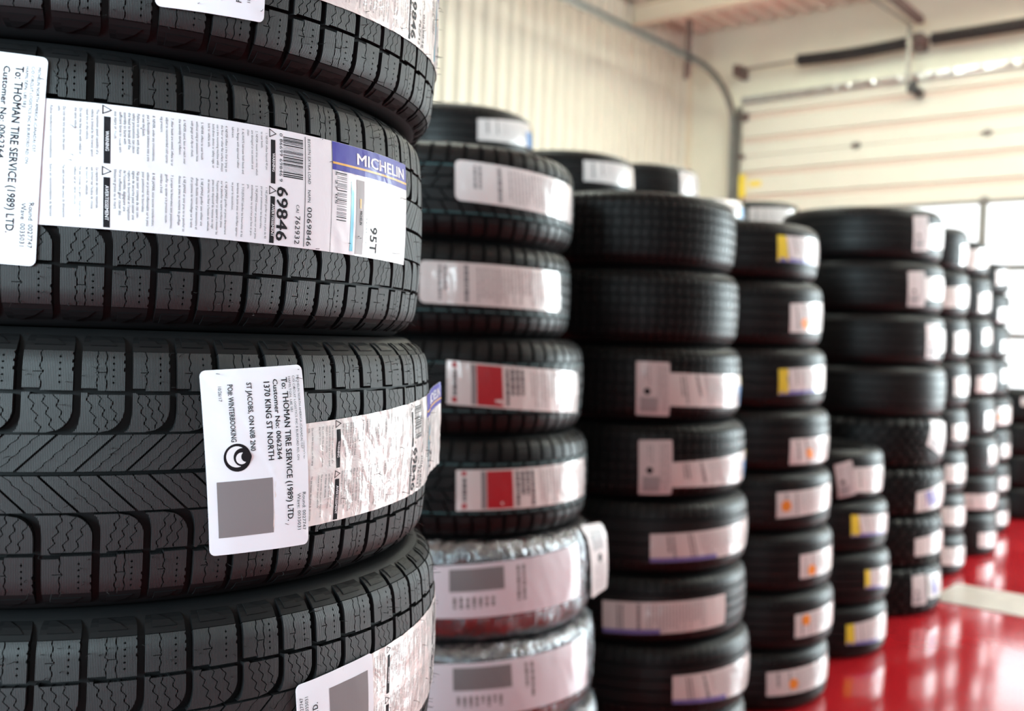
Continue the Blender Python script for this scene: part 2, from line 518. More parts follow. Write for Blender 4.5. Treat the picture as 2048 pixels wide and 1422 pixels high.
# torsion shaft with its two springs and the centre bearing
sh = empty('torsion_shaft', (-3.05, 9.38, 4.07))
tag(sh, 'steel torsion shaft with two black springs above the overhead door', 'spring shaft')
MB().tube([(-1.87, 0, 0), (1.85, 0, 0)], 0.013, 8).build('shaft_rod', M['dark_galv'], sh)
eb = MB().box(-1.86, -1.81, -0.04, 0.218, -0.06, 0.05).tube([(-1.82, 0, 0), (-1.76, 0, 0)], 0.042, 14)
eb.build('end_bearing', M['bracket'], sh)
cb = MB().box(-0.07, 0.03, 0.03, 0.218, -0.05, 0.09).tube([(-0.05, 0, 0), (0.10, 0, 0)], 0.03, 10)
cb.build('centre_bearing', M['bracket'], sh)

def spring(x0, x1, sag):
    turns = int((x1 - x0) / 0.0145)
    pts_ = []
    for i in range(turns * 10 + 1):
        t = i / (turns * 10)
        a = 2 * PI * i / 10
        pts_.append((x0 + 3.05 + t * (x1 - x0), 0.050 * math.cos(a), -sag * math.sin(PI * t) + 0.050 * math.sin(a)))
    o = MB().tube(pts_, 0.0068, 5).build('torsion_spring', M['spring'], sh, True)
    for xx in (x0, x1):
        MB().tube([(xx + 3.05 - 0.02, 0, 0), (xx + 3.05 + 0.02, 0, 0)], [0.056, 0.056], 12).build('winding_cone', M['spring'], o)

spring(-4.19, -3.16, 0.016)
spring(-2.90, -1.35, 0.0)

op = empty('door_opener', (-2.99, 9.24, 4.22))
tag(op, 'steel door opener rail and arm hanging at the middle of the door', 'door opener')
MB().box(-0.03, 0.03, -4.0, 0.02, -0.03, 0.005).box(-0.03, -0.024, -4.0, 0.02, 0.005, 0.03).box(0.024, 0.03, -4.0, 0.02, 0.005, 0.03).build('opener_rail', M['bracket'], op)
MB().tube([(-0.09, 0.02, -0.02), (-0.12, -1.2, -0.05), (-0.12, -3.8, -0.05)], 0.012, 6).build('release_cable', M['dark_galv'], op)
MB().box(-0.17, 0.17, -4.5, -4.0, -0.12, 0.08).box(-0.02, 0.02, -4.3, -4.26, 0.08, 0.39).build('motor_head', M['dark_galv'], op)
MB().box(-0.125, -0.085, 0.05, 0.065, -0.55, 0.0).build('arm', M['dark_galv'], op)
MB().tube([(-0.05, 0.10, -0.61), (-0.05, 0.245, -0.61)], 0.04, 12).box(-0.115, -0.03, 0.07, 0.10, -0.63, -0.53).build('arm_foot', M['spring'], op)

# worn metal strip let into the floor
dr = empty('floor_strip', (-1.44, 4.95, 0))
tag(dr, 'worn pale metal strip across the red floor beside the wide tyre stack', 'floor strip')
mb = MB()
for k in range(6):
    mb = MB().box(k * 1.2 + 0.002, k * 1.2 + 1.198, 0, 0.44, 0.0005, 0.005)
    mb.build('cover_plate', M['drain'], dr)

# ceiling light fixtures (their tubes shine below the purlins)
for k, (x, y) in enumerate(((-2.9, 3.0), (-3.1, 6.9), (-1.2, 7.3), (1.2, 5.6))):
    o = empty('ceiling_light', (x, y, 4.32))
    tag(o, 'white fluorescent fixture under the roof ' + ('above the rear row of stacks', 'above the rear row towards the door', 'added to light the sectional door', 'above the open floor')[k], 'ceiling light', 'fluorescent fixtures under the roof')
    MB().box(-0.13, 0.13, -0.85, 0.85, 0.0, 0.06).build('housing', M['lamp'], o)
    MB().box(-0.01, 0.01, -0.7, -0.68, 0.06, 0.28).box(-0.01, 0.01, 0.68, 0.7, 0.06, 0.28).build('hanger_rod', M['galv'], o)

# ------------------------------------------------------------------ tyres
RB, HW = 0.32, 0.10          # base tyre: radius and half width; copies are scaled to their own size

class Profile:
    """outer contour of a tyre, addressed by the arc length v from the crown line"""
    def __init__(self, vs_=0.0815, L=0.028, a0=6.0, a1=80.0, R=RB):
        vv = np.linspace(0, vs_ + L, 400)
        ph = np.where(vv < vs_, math.radians(a0) * (vv / vs_), math.radians(a0) + math.radians(a1 - a0) * (vv - vs_) / L)
        dv = vv[1] - vv[0]
        self.v = vv
        self.z = np.concatenate([[0], np.cumsum(np.cos(ph[:-1]) * dv)])
        k = (HW - 0.0002) / self.z[-1]
        self.z *= k
        self.r = R - np.concatenate([[0], np.cumsum(np.sin(ph[:-1]) * dv)])
        self.nr, self.nz = np.cos(ph), np.sin(ph)
        self.vmax = vs_ + L

    def at(self, u, v, h):
        a = np.abs(v)
        r = np.interp(a, self.v, self.r) + np.interp(a, self.v, self.nr) * h
        z = (np.interp(a, self.v, self.z) + np.interp(a, self.v, self.nz) * h) * np.sign(v)
        t = u / RB
        return np.stack([r * np.cos(t), r * np.sin(t), z], -1)

PF_WINTER = Profile(0.074, 0.040)
PF_ROAD = Profile(0.062, 0.053)
PF = PF_WINTER

class Tread:
    def __init__(self):
        self.v, self.f, self.n = [], [], 0

    def slab(self, uL, uR, v, depth, h=0.0, ncol=2):
        """a raised piece of tread between two edge lines uL(v), uR(v): top, walls and ends"""
        v = np.asarray(v, float)
        n = len(v)
        uL = np.broadcast_to(np.asarray(uL, float), (n,))
        uR = np.broadcast_to(np.asarray(uR, float), (n,))
        h = np.broadcast_to(np.asarray(h, float), (n,))
        m = ncol + 1
        w = np.linspace(0, 1, m)
        U = uL[:, None] + (uR - uL)[:, None] * w[None, :]
        top = PF.at(U, np.repeat(v[:, None], m, 1), np.repeat(h[:, None], m, 1)).reshape(-1, 3)
        loop = [(i, 0) for i in range(n)] + [(n - 1, j) for j in range(1, m)] + [(i, m - 1) for i in range(n - 2, -1, -1)] + [(0, j) for j in range(m - 2, 0, -1)]
        li = np.array([i for i, j in loop]); lj = np.array([j for i, j in loop])
        low = PF.at(U[li, lj], v[li], h[li] - depth)
        b = self.n
        idx = b + np.arange(n * m).reshape(n, m)
        q = np.stack([idx[:-1, :-1], idx[:-1, 1:], idx[1:, 1:], idx[1:, :-1]], -1).reshape(-1, 4)
        lt = idx[li, lj]
        lb = b + n * m + np.arange(len(loop))
        q2 = np.stack([lt, np.roll(lt, -1), np.roll(lb, -1), lb], -1)
        if v[-1] < v[0]:
            q, q2 = q[:, ::-1], q2[:, ::-1]
        self.v.append(top); self.v.append(low)
        self.f.append(q); self.f.append(q2)
        self.n += n * m + len(loop)

    def mesh(self, name):
        V = np.concatenate(self.v); Fq = np.concatenate(self.f)
        me = bpy.data.meshes.new(name)
        me.vertices.add(len(V)); me.vertices.foreach_set('co', V.ravel())
        me.loops.add(len(Fq) * 4); me.loops.foreach_set('vertex_index', Fq.ravel())
        me.polygons.add(len(Fq)); me.polygons.foreach_set('loop_start', np.arange(len(Fq)) * 4)
        me.polygons.foreach_set('use_smooth', np.zeros(len(Fq), bool)); me.update(); me.validate()
        return me

def lathe(profile, seg, name):
    P_ = np.asarray(profile, float)
    a = np.arange(seg) * 2 * PI / seg
    V = np.stack([P_[:, None, 0] * np.cos(a), P_[:, None, 0] * np.sin(a), np.repeat(P_[:, 1:2], seg, 1)], -1).reshape(-1, 3)
    n = len(P_)
    i = np.arange(n * seg).reshape(n, seg)
    q = np.stack([i[:-1], np.roll(i, -1, 1)[:-1], np.roll(i, -1, 1)[1:], i[1:]], -1).reshape(-1, 4)
    me = bpy.data.meshes.new(name)
    me.from_pydata(V.tolist(), [], q.tolist())
    me.polygons.foreach_set('use_smooth', [True] * len(me.polygons))
    me.update()
    return me

def casing_profile(gd=0.0075, rim=0.195, fine=True):
    """closed section: groove floor under the tread, both sidewalls, beads and the inner liner (from bottom to top)"""
    half = []
    for v in np.concatenate([np.linspace(0, 0.084, 10), np.linspace(0.088, PF.vmax, 8)]):
        k = 1.0 if v < 0.084 else max(0.0, 1 - (v - 0.084) / (PF.vmax - 0.086))
        p = PF.at(np.array(0.0), np.array(max(v, 1e-6)), np.array(-gd * k))
        half.append((float(p[0]), float(p[2])))
    re = half[-1][0]
    sw = [(re - 0.006, HW), (re - 0.010, HW - 0.0002), (re - 0.011, HW + 0.0), (re - 0.020, HW), (re - 0.021, HW - 0.0016), (re - 0.026, HW - 0.0016), (re - 0.027, HW - 0.0004),
          (re - 0.045, HW - 0.003), (re - 0.060, HW - 0.009), (re - 0.075, HW - 0.017), (re - 0.088, HW - 0.024), (re - 0.090, HW - 0.022), (re - 0.095, HW - 0.022), (rim + 0.006, HW - 0.030),
          (rim, HW - 0.036), (rim, HW - 0.044), (rim + 0.012, HW - 0.040), (re - 0.05, HW - 0.014), (re - 0.015, HW - 0.016), (re - 0.002, 0.055), (re + 0.001, 0.0)]
    up = half + sw
    dn = [(r, -z) for r, z in up]
    return dn[::-1] + up[1:]

def wig(v, amp, period, ph=0.0):
    x = (v / period + ph) % 1.0
    return amp * (4 * np.abs(x - 0.5) - 1)

def bites(v, centres, rad):
    o = np.zeros_like(v)
    for c in centres:
        d = rad * rad - (v - c) ** 2
        o = np.maximum(o, np.sqrt(np.maximum(d, 0)))
    return o

def winter_tread():
    """directional winter pattern: siped shoulder blocks, curved inner blocks and slanted centre slats"""
    rnd = random.Random(7)
    N = 60
    seq = [rnd.choice((0.9, 1.0, 1.0, 1.12)) for _ in range(N)]
    k = 2 * PI * RB / sum(seq)
    seq = [s * k for s in seq]
    out = []
    G = 0.0027                                           # half width of the lateral grooves
    for sgn in (1, -1):
        shoulder, inner, centre, wrap = Tread(), Tread(), Tread(), Tread()
        out.append((shoulder, inner, centre, wrap))
        u0 = 0.0 if sgn > 0 else seq[0] * 0.45
        for pi_, Pp in enumerate(seq):
            a, b = u0 + G, u0 + Pp - G
            w = b - a
            # shoulder block: wavy sipe, row of pin holes, notched trailing edge
            v0, v1 = 0.0600, 0.0865
            dots = [v0 + 0.004 + 0.0045 * i for i in range(5)]
            v = np.unique(np.concatenate([np.linspace(v0, v1, 15), [0.0710, 0.0716]] + [np.array([c - 0.00075, c - 0.0004, c, c + 0.0004, c + 0.00075]) for c in dots]))
            s1 = a + w * 0.36 + wig(v, 0.0007, 0.0085, pi_ * 0.37) + np.where((v > 0.070) & (v < 0.0725), 0.0010, 0)
            dl = a + w * 0.74
            dd = bites(v, dots, 0.00078)
            notch = 0.0009 * ((np.sin((v - v0) / (v1 - v0) * 9 * PI) > 0.2) & (v > 0.069))
            V_ = sgn * v
            vr = sgn * np.concatenate([[v0 - 0.0017], v[1:]])           # trailing half reaches a little further in: stepped groove
            SG = 0.00042
            lo_, hi_ = v < 0.07105, v > 0.07155
            def split(t0, t1, vv_, nc):                                  # a piece crossed by a short transverse sipe
                shoulder.slab(t0[lo_], t1[lo_], vv_[lo_], 0.0075, ncol=nc)
                shoulder.slab(t0[hi_], t1[hi_], vv_[hi_], 0.0075, ncol=nc)
            if pi_ % 3 == 0:
                s2 = a + w * 0.57 + wig(v, 0.0006, 0.0095, pi_ * 0.21)
                shoulder.slab(a, s1 - SG, V_, 0.0075, ncol=2)
                split(s1 + SG, s2 - 0.0004, vr, 1)
                shoulder.slab(s2 + 0.0004, dl - dd, vr, 0.0075, ncol=1)
            else:
                mid_ = a + (s1 - a) * 0.5
                shoulder.slab(a, mid_, V_, 0.0075, ncol=1)
                split(mid_, s1 - SG, V_, 1)
                shoulder.slab(s1 + SG, dl - dd, vr, 0.0075, ncol=2)
            shoulder.slab(dl + dd, b - notch, vr, 0.0075, ncol=2)
            # pad that wraps over the shoulder onto the sidewall, with a stepped corner
            vv = np.linspace(0.0872, 0.1080, 6)
            ins = np.array([0, 0, 0, 0.0006, 0.0016, 0.004])
            wrap.slab(a + ins * 0.6, b - ins, sgn * vv, 0.006, h=np.array([-0.0009, -0.0010, -0.0012, -0.0015, -0.0019, -0.0026]), ncol=3)
            vt = np.linspace(0.0920, 0.1030, 3)
            wrap.slab(a + w * np.array([0.18, 0.18, 0.18]), a + w * np.array([0.80, 0.62, 0.34]), sgn * vt, 0.003, h=np.array([-0.0004, -0.0006, -0.0009]), ncol=2)
            # inner block with a rounded corner towards the centre
            v0, v1 = 0.0290, 0.0568
            v = np.linspace(v0, v1, 22)
            rc = 0.0165
            t = np.clip((v0 + rc - v) / rc, 0, 1)
            sweep = rc * (1 - np.sqrt(np.maximum(1 - t * t, 0)))
            edge_r = b - sweep
            edge_l = a - 0.30 * sweep
            step = 0.0012 * (v > v1 - 0.003)
            cuts = []
            for c_, p_ in ((0.27, 0.0), (0.52, 0.35), (0.77, 0.7)):
                cuts.append(a + w * c_ + wig(v, 0.0015, 0.0080, p_ + 0.13 * pi_) - (v - 0.043) * 0.30)
            prev = edge_l
            for c_ in cuts:
                R_ = np.minimum(c_ - 0.00042, edge_r)
                vi = v if c_ is cuts[0] else np.concatenate([v[:-1], [v1 - 0.0017]])
                inner.slab(np.minimum(prev, edge_r), np.maximum(R_, np.minimum(prev, edge_r)), sgn * vi, 0.0072, ncol=1)
                prev = c_ + 0.00042
            inner.slab(np.minimum(prev, edge_r), edge_r, sgn * np.concatenate([v[:-1], [v1 - 0.0017]]), 0.0072, ncol=2)
            # slanted slat beside the centre groove with two wavy sipes
            v0, v1 = 0.0016, 0.0272
            v = np.linspace(v0, v1, 18)
            sl = (v - v0) * 1.02
            A, B = u0 + 0.0011 + sl, u0 + Pp - 0.0011 + sl
            W_ = Pp - 0.0022
            c1 = A + W_ * 0.34 + wig(v, 0.0009, 0.0062, 0.2)
            c2 = A + W_ * 0.67 + wig(v, 0.0009, 0.0062, 0.7)
            centre.slab(A, c1 - 0.0004, sgn * v, 0.0068, ncol=1)
            centre.slab(c1 + 0.0004, c2 - 0.0004, sgn * v, 0.0068, ncol=1)
            centre.slab(c2 + 0.0004, B, sgn * v, 0.0068, ncol=1)
            u0 += Pp
    return out

def hairs():
    rnd = random.Random(3)
    mb = MB()
    for _ in range(420):
        v = rnd.choice((rnd.uniform(0.06, 0.088), rnd.uniform(0.06, 0.088), rnd.uniform(0.0, 0.06))) * rnd.choice((1, -1))
        u = rnd.uniform(0, 2 * PI * RB)
        L = rnd.uniform(0.003, 0.009)
        p0 = PF.at(np.array(u), np.array(v), np.array(-0.001))
        p1 = PF.at(np.array(u + rnd.uniform(-.001, .001)), np.array(v), np.array(L * 0.6))
        p2 = PF.at(np.array(u + rnd.uniform(-.003, .003)), np.array(v + rnd.uniform(-.001, .0005) * np.sign(v)), np.array(L))
        mb.tube([p0, p1, p2], [0.0003, 0.00024, 0.00012], 3, False)
    return mb.mesh('vent_hairs')

TREADS = {}
def tread_winter():
    global PF
    PF = PF_WINTER
    parts = [('casing', lathe(casing_profile(), 160, 'winter_casing'), M['side'])]
    for s, i, c, w in winter_tread():
        parts += [('shoulder_blocks', s.mesh('winter_shoulder_blocks'), M['tread']), ('inner_blocks', i.mesh('winter_inner_blocks'), M['tread']),
                  ('centre_slats', c.mesh('winter_centre_slats'), M['tread']), ('shoulder_pads', w.mesh('winter_shoulder_pads'), M['side'])]
    return parts + [('vent_hairs', hairs(), M['hair'])]

def rows_tread(rows, N, jitter=0.0, seed=1):
    """rows of blocks: (v0, v1, offset, gap, slant, depth)"""
    rnd = random.Random(seed)
    out = []
    Pp = 2 * PI * RB / N
    for v0, v1, off, gap, slant, depth in rows:
        t = Tread()
        out.append(t)
        for k in range(N):
            u = (k + off) * Pp
            v = np.linspace(v0, v1, 5)
            sl = (v - v0) * slant
            j0, j1 = rnd.uniform(-jitter, jitter), rnd.uniform(-jitter, jitter)
            kink = jitter * 0.7 * np.array([0, 1, -1, 1, 0])
            t.slab(u + gap / 2 + sl + j0 + kink, u + Pp - gap / 2 + sl + j1 + kink, v, depth, ncol=3)
    return out

def row_parts(name, rows_, mesh_name, mat):
    return [(name, t.mesh(mesh_name), mat) for t in rows_]

def tread_allseason():
    """open shoulder lugs with slanted slots, as on the second stack"""
    rows, st = [], []
    Pp = 2 * PI * RB / 58
    for s in (1, -1):
        rows.append((s * 0.054, s * 0.104, 0.0 if s > 0 else 0.4, 0.0088, s * 0.10, 0.0085))
        rows.append((s * 0.026, s * 0.050, 0.3 if s > 0 else 0.7, 0.0056, s * 0.55, 0.0085))
        rows.append((s * 0.002, s * 0.022, 0.1 if s > 0 else 0.6, 0.0046, s * 0.80, 0.0085))
        t = Tread()
        v = np.linspace(s * 0.0455, s * 0.0485, 3)
        sl = (v - s * 0.026) * s * 0.55
        for k in range(58):
            u = (k + (0.3 if s > 0 else 0.7)) * Pp
            t.slab(u + 0.0030 + sl, u + Pp - 0.0030 + sl, v, 0.0003, h=0.0003, ncol=2)
        st.append(t)
    return [('casing', lathe(casing_profile(0.0085), 96, 'allseason_casing'), M['side'])] + row_parts('tread_row', rows_tread(rows, 58), 'allseason_tread_row', M['rubber']) + \
        row_parts('paint_line', st, 'allseason_paint_line', M['teal'])

def tread_grid():
    rows = []
    e = [-0.105, -0.078, -0.052, -0.026, 0.0, 0.026, 0.052, 0.078, 0.105]
    for i in range(8):
        rows.append((e[i] + 0.0024, e[i + 1] - 0.0024, 0.0 if i % 2 else 0.12, 0.0046, 0.0, 0.0075))
    return [('casing', lathe(casing_profile(), 96, 'grid_casing'), M['side'])] + row_parts('tread_row', rows_tread(rows, 80), 'grid_tread_row', M['rubber'])

def tread_rib():
    """highway pattern: four straight grooves, finely slotted shoulders"""
    ribs = []
    N = 48
    Pp = 2 * PI * RB / N
    for v0, v1 in ((-0.046, -0.017), (-0.012, 0.012), (0.017, 0.046)):
        t = Tread()
        ribs.append(t)
        for k in range(N):
            t.slab(k * Pp, (k + 1) * Pp, np.linspace(v0, v1, 4), 0.007, ncol=2)
    sh_ = rows_tread([(s * 0.052, s * 0.104, 0.2 * s, 0.0026, s * 0.12, 0.004) for s in (1, -1)], 76)
    return [('casing', lathe(casing_profile(0.0075), 96, 'rib_casing'), M['side'])] + row_parts('tread_rib', ribs, 'road_tread_rib', M['rubber']) + \
        row_parts('shoulder_blocks', sh_, 'road_shoulder_blocks', M['rubber'])

def tread_knobby():
    """coarse all-terrain lugs"""
    rows = []
    for s in (1, -1):
        rows.append((s * 0.058, s * 0.107, 0.0 if s > 0 else 0.5, 0.014, s * 0.15, 0.012))
        rows.append((s * 0.026, s * 0.053, 0.35 if s > 0 else 0.85, 0.011, s * 0.5, 0.012))
        rows.append((s * 0.003, s * 0.022, 0.1 if s > 0 else 0.6, 0.010, -s * 0.5, 0.012))
    return [('casing', lathe(casing_profile(0.012), 96, 'knobby_casing'), M['side'])] + row_parts('lug_row', rows_tread(rows, 42, 0.0022), 'knobby_lug_row', M['rubber'])

def tread_wrapped():
    """road tyre inside a clear crinkled film"""
    base = tread_rib()
    random.seed(11)
    seg, n = 240, 26
    V, Fq = [], []
    vv = np.linspace(-0.1135, 0.1135, n)
    for i, v in enumerate(vv):
        for k in range(seg):
            a = 2 * PI * k / seg
            p = Vector((math.cos(a) * 9, math.sin(a) * 9, v * 22))
            h = 0.0042 + 0.0032 * noise.noise(p * 2.2) + 0.0030 * noise.noise(Vector((a * 30, v * 14, 2.0)))
            if abs(v) > 0.095:
                h *= max(0.05, 1 - (abs(v) - 0.095) / 0.0185)
            q = PF.at(np.array(a * RB), np.array(v if v else 1e-6), np.array(h))
            V.append(tuple(q))
    for i in range(n - 1):
        for k in range(seg):
            Fq.append((i * seg + k, i * seg + (k + 1) % seg, (i + 1) * seg + (k + 1) % seg, (i + 1) * seg + k))
    me = bpy.data.meshes.new('clear_wrap')
    me.from_pydata(V, [], Fq)
    me.polygons.foreach_set('use_smooth', [True] * len(me.polygons))
    me.update()
    return base + [('clear_wrap', me, M['film'])]

KIND_BUILD = dict(winter=tread_winter, allseason=tread_allseason, grid=tread_grid, rib=tread_rib, knobby=tread_knobby, wrapped=tread_wrapped)

def tyre(kind, centre, zb, zt, R, label, group, turn, name='tyre'):
    global PF
    PF = PF_WINTER if kind == 'winter' else PF_ROAD
    if kind not in TREADS:
        TREADS[kind] = KIND_BUILD[kind]()
    root = empty(name, (centre[0], centre[1], zb))
    tag(root, label, 'tyre', group)
    w = zt - zb
    for pn, me, mat in TREADS[kind]:
        o = link(pn, me, mat, root, (0, 0, w / 2))
        o.rotation_euler = (0, 0, turn)
        o.scale = (R / RB, R / RB, (w - 0.0006) / (2 * HW))
        if pn == 'vent_hairs':
            o['kind'] = 'stuff'
    root['_dims'] = (R, w)
    root['_road'] = kind != 'winter'
    return root

# ------------------------------------------------------------------ stickers
def crown(z, R, w, road):
    """radius of the tread surface at height z above the tyre's lower side (paper stays taut over the shoulder)"""
    p = PF_ROAD if road else PF_WINTER
    t = min(abs((z - w / 2) / (w / 2)), 0.93) * HW
    return R / RB * float(np.interp(t, p.z, p.r))

GLYPHS = {}
def glyphs(s, bold=False):
    key = (s, bold)
    if key not in GLYPHS:
        c = bpy.data.curves.new('lettering', 'FONT')
        c.body = s
        c.size = 1.0
        c.resolution_u = 2
        o = bpy.data.objects.new('lettering', c)
        me = bpy.data.meshes.new_from_object(o)
        v = np.zeros(len(me.vertices) * 3)
        me.vertices.foreach_get('co', v)
        v = v.reshape(-1, 3)[:, :2]
        f = [tuple(p.vertices) for p in me.polygons]
        if bold:                                         # heavier strokes: the glyphs set three times, a hair apart
            n_ = len(v)
            v = np.concatenate([v, v + [0.022, 0.0], v + [0.044, 0.0], v + [0.022, 0.014]])
            f = f + [tuple(i + n_ * k for i in q_) for k in (1, 2, 3) for q_ in f]
        bpy.data.objects.remove(o)
        bpy.data.meshes.remove(me)
        bpy.data.curves.remove(c)
        GLYPHS[key] = (v, f)
    return GLYPHS[key]

class Sticker:
    """a sheet lying on the tread. q: corners (angle, height) top left, top right, bottom right, bottom left; u runs round the tyre, v down the sheet"""
    def __init__(self, root, q, name, mat, off=0.0007, wrinkle=0.0, wscale=40.0, round_=0.0, nu=None, nv=8, lift=None, seed=0.0, creases=()):
        self.creases = creases
        self.root, self.q, self.off = root, [Vector((a, b)) for a, b in q], off
        self.R, self.w = root['_dims']
        self.road = root['_road']
        self.wr, self.ws, self.lift, self.seed = wrinkle, wscale, lift, seed
        self.width = abs((self.q[1].x - self.q[0].x) + (self.q[2].x - self.q[3].x)) / 2 * self.R
        self.height = abs((self.q[0].y - self.q[3].y) + (self.q[1].y - self.q[2].y)) / 2
        nu = nu or max(4, int(self.width / 0.004))
        mb = MB()
        us = np.linspace(0, 1, nu + 1)
        rows_ = []
        rx, ry = round_ / self.width, round_ / self.height
        for u in us:
            d = min(u, 1 - u)
            ins = 0.0
            if round_ and d < rx:
                t = 1 - d / rx
                ins = ry * (1 - math.sqrt(max(0, 1 - t * t)))
            rows_.append([ins + (1 - 2 * ins) * k / nv for k in range(nv + 1)])
        if round_:
            extra = [rx * 0.08, rx * 0.3, rx * 0.6]
            us = np.unique(np.concatenate([us, extra, [1 - e for e in extra]]))
            rows_ = []
            for u in us:
                d = min(u, 1 - u)
                ins = 0.0
                if d < rx:
                    t = 1 - d / rx
                    ins = ry * (1 - math.sqrt(max(0, 1 - t * t)))
                rows_.append([ins + (1 - 2 * ins) * k / nv for k in range(nv + 1)])
        n, m = len(us), nv + 1
        T = 0.00022
        top = [self.at(u, v) for u, r in zip(us, rows_) for v in r]
        bot = [self.at(u, v, -T) for u, r in zip(us, rows_) for v in r]
        fs = []
        for i in range(n - 1):
            for j in range(m - 1):
                a = i * m + j
                fs.append((a, a + 1, a + m + 1, a + m))
                fs.append((a + n * m, a + m + n * m, a + m + 1 + n * m, a + 1 + n * m))
        rim = [i * m for i in range(n)] + [(n - 1) * m + j for j in range(1, m)] + [i * m + m - 1 for i in range(n - 2, -1, -1)] + [j for j in range(m - 2, 0, -1)]
        for k in range(len(rim)):
            a, b = rim[k], rim[(k + 1) % len(rim)]
            fs.append((a, b, b + n * m, a + n * m))
        mb.add(top + bot, fs)
        self.obj = mb.build(name, mat, root, True)
        try:
            self.obj.data.set_sharp_from_angle(angle=0.6)
        except Exception:
            pass

    def at(self, u, v, h=0.0):
        q = self.q
        p = (q[0] * (1 - u) + q[1] * u) * (1 - v) + (q[3] * (1 - u) + q[2] * u) * v
        a, z = p.x, p.y
        r = crown(z, self.R, self.w, self.road) + self.off + h
        if self.wr:
            s_ = a * self.R
            nz = noise.noise(Vector((s_ * self.ws * 1.7, z * self.ws * 0.55, self.seed)))
            nz += 0.6 * noise.noise(Vector((s_ * self.ws * 4 + z * 30, z * self.ws * 2, self.seed + 5)))
            r += self.wr * (nz + 0.35)
        for cu0, cv0, cu1, cv1, amp, wd in self.creases:    # folds pressed into the sheet
            W_, H_ = self.width, self.height
            dx, dy = (cu1 - cu0) * W_, (cv1 - cv0) * H_
            px_, py_ = (u - cu0) * W_, (v - cv0) * H_
            t = max(0.0, min(1.0, (px_ * dx + py_ * dy) / (dx * dx + dy * dy)))
            d = math.hypot(px_ - t * dx, py_ - t * dy)
            if d < wd:
                r += 0.55 * amp * (1 - d / wd)
        if self.lift:
            a0, k = self.lift
            if a > a0:                                   # the loose end leaves the tyre on a straight tangent
                d = (a - a0) * self.R
                bx_ = r * math.cos(a0) - d * math.sin(a0)
                by_ = r * math.sin(a0) + d * math.cos(a0)
                e = k * d * d
                return (bx_ + e * math.cos(a0), by_ + e * math.sin(a0), z)
        return (r * math.cos(a), r * math.sin(a), z)

    def patch(self, name, mat, u0, u1, v0, v1, h=0.00012, nu=None, nv=4, mb=None):
        nu = nu or max(1, int(abs(u1 - u0) * self.width / 0.004))
        own = mb is None
        mb = mb or MB()
        vs_ = [self.at(u0 + (u1 - u0) * i / nu, v0 + (v1 - v0) * j / nv, h) for i in range(nu + 1) for j in range(nv + 1)]
        m = nv + 1
        mb.add(vs_, [(i * m + j, i * m + j + 1, (i + 1) * m + j + 1, (i + 1) * m + j) for i in range(nu) for j in range(nv)])
        return mb.build(name, mat, self.obj) if own else mb

    def text(self, mb, s, u, v0, cap, vlen=None, bold=False, cond=0.8, h=0.00032, along=False, maxlen=None):
        """lettering reading down the sheet (tops towards +u), or along +u"""
        V, F_ = glyphs(s, bold)
        if not len(V):
            return
        size = cap / 0.70
        L0 = V[:, 0].max()
        if along:
            k = (vlen * self.width / (L0 * size)) if vlen else cond
            mb.add([self.at(u + x * size * k / self.width, v0 - y * size / self.height, h) for x, y in V], F_)
            return
        k = cond
        if vlen:
            k = vlen * self.height / (L0 * size)
        elif maxlen and L0 * size * cond > maxlen * self.height:
            k = maxlen * self.height / (L0 * size)
        mb.add([self.at(u + y * size / self.width, v0 + x * size * k / self.height, h) for x, y in V], F_)

    def disc(self, mb, u, v, rad, h, n=28):
        vs_ = [self.at(u, v, h)] + [self.at(u + rad * math.cos(2 * PI * k / n) / self.width, v + rad * math.sin(2 * PI * k / n) / self.height, h) for k in range(n)]
        mb.add(vs_, [(0, 1 + (k + 1) % n, 1 + k) for k in range(n)])

SHIP_TEXT = [  # string, u, v start, length, cap height (m), bold
    ('MICHELIN NORTH AMERICA (CANADA) C57', 0.930, 0.055, 0.405, 0.0019, False),
    ('C/O CIRCUIT LOGISTICS INC 8 BURFORD RD, ON', 0.882, 0.055, 0.465, 0.0019, False),
    ('HAMILTON, L8E 5B1', 0.838, 0.058, 0.195, 0.0019, False),
    ('To: THOMAN TIRE SERVICE (1989) LTD.', 0.762, 0.062, 0.790, 0.0051, True),
    ('Customer No: 0062364', 0.672, 0.066, 0.440, 0.0040, True),
    ('1370 KING ST NORTH', 0.580, 0.070, 0.435, 0.0048, True),
    ('ST JACOBS, ON N0B 2N0', 0.412, 0.076, 0.370, 0.0040, True),
    ('PO#: WINTERBOOKING', 0.235, 0.080, 0.310, 0.0040, True),
    ('10/26/17', 0.150, 0.085, 0.085, 0.0024, False),
    ('Round: 0027747', 0.930, 0.700, 0.215, 0.0030, False),
    ('Wave: 0035031', 0.872, 0.705, 0.205, 0.0030, False),
]

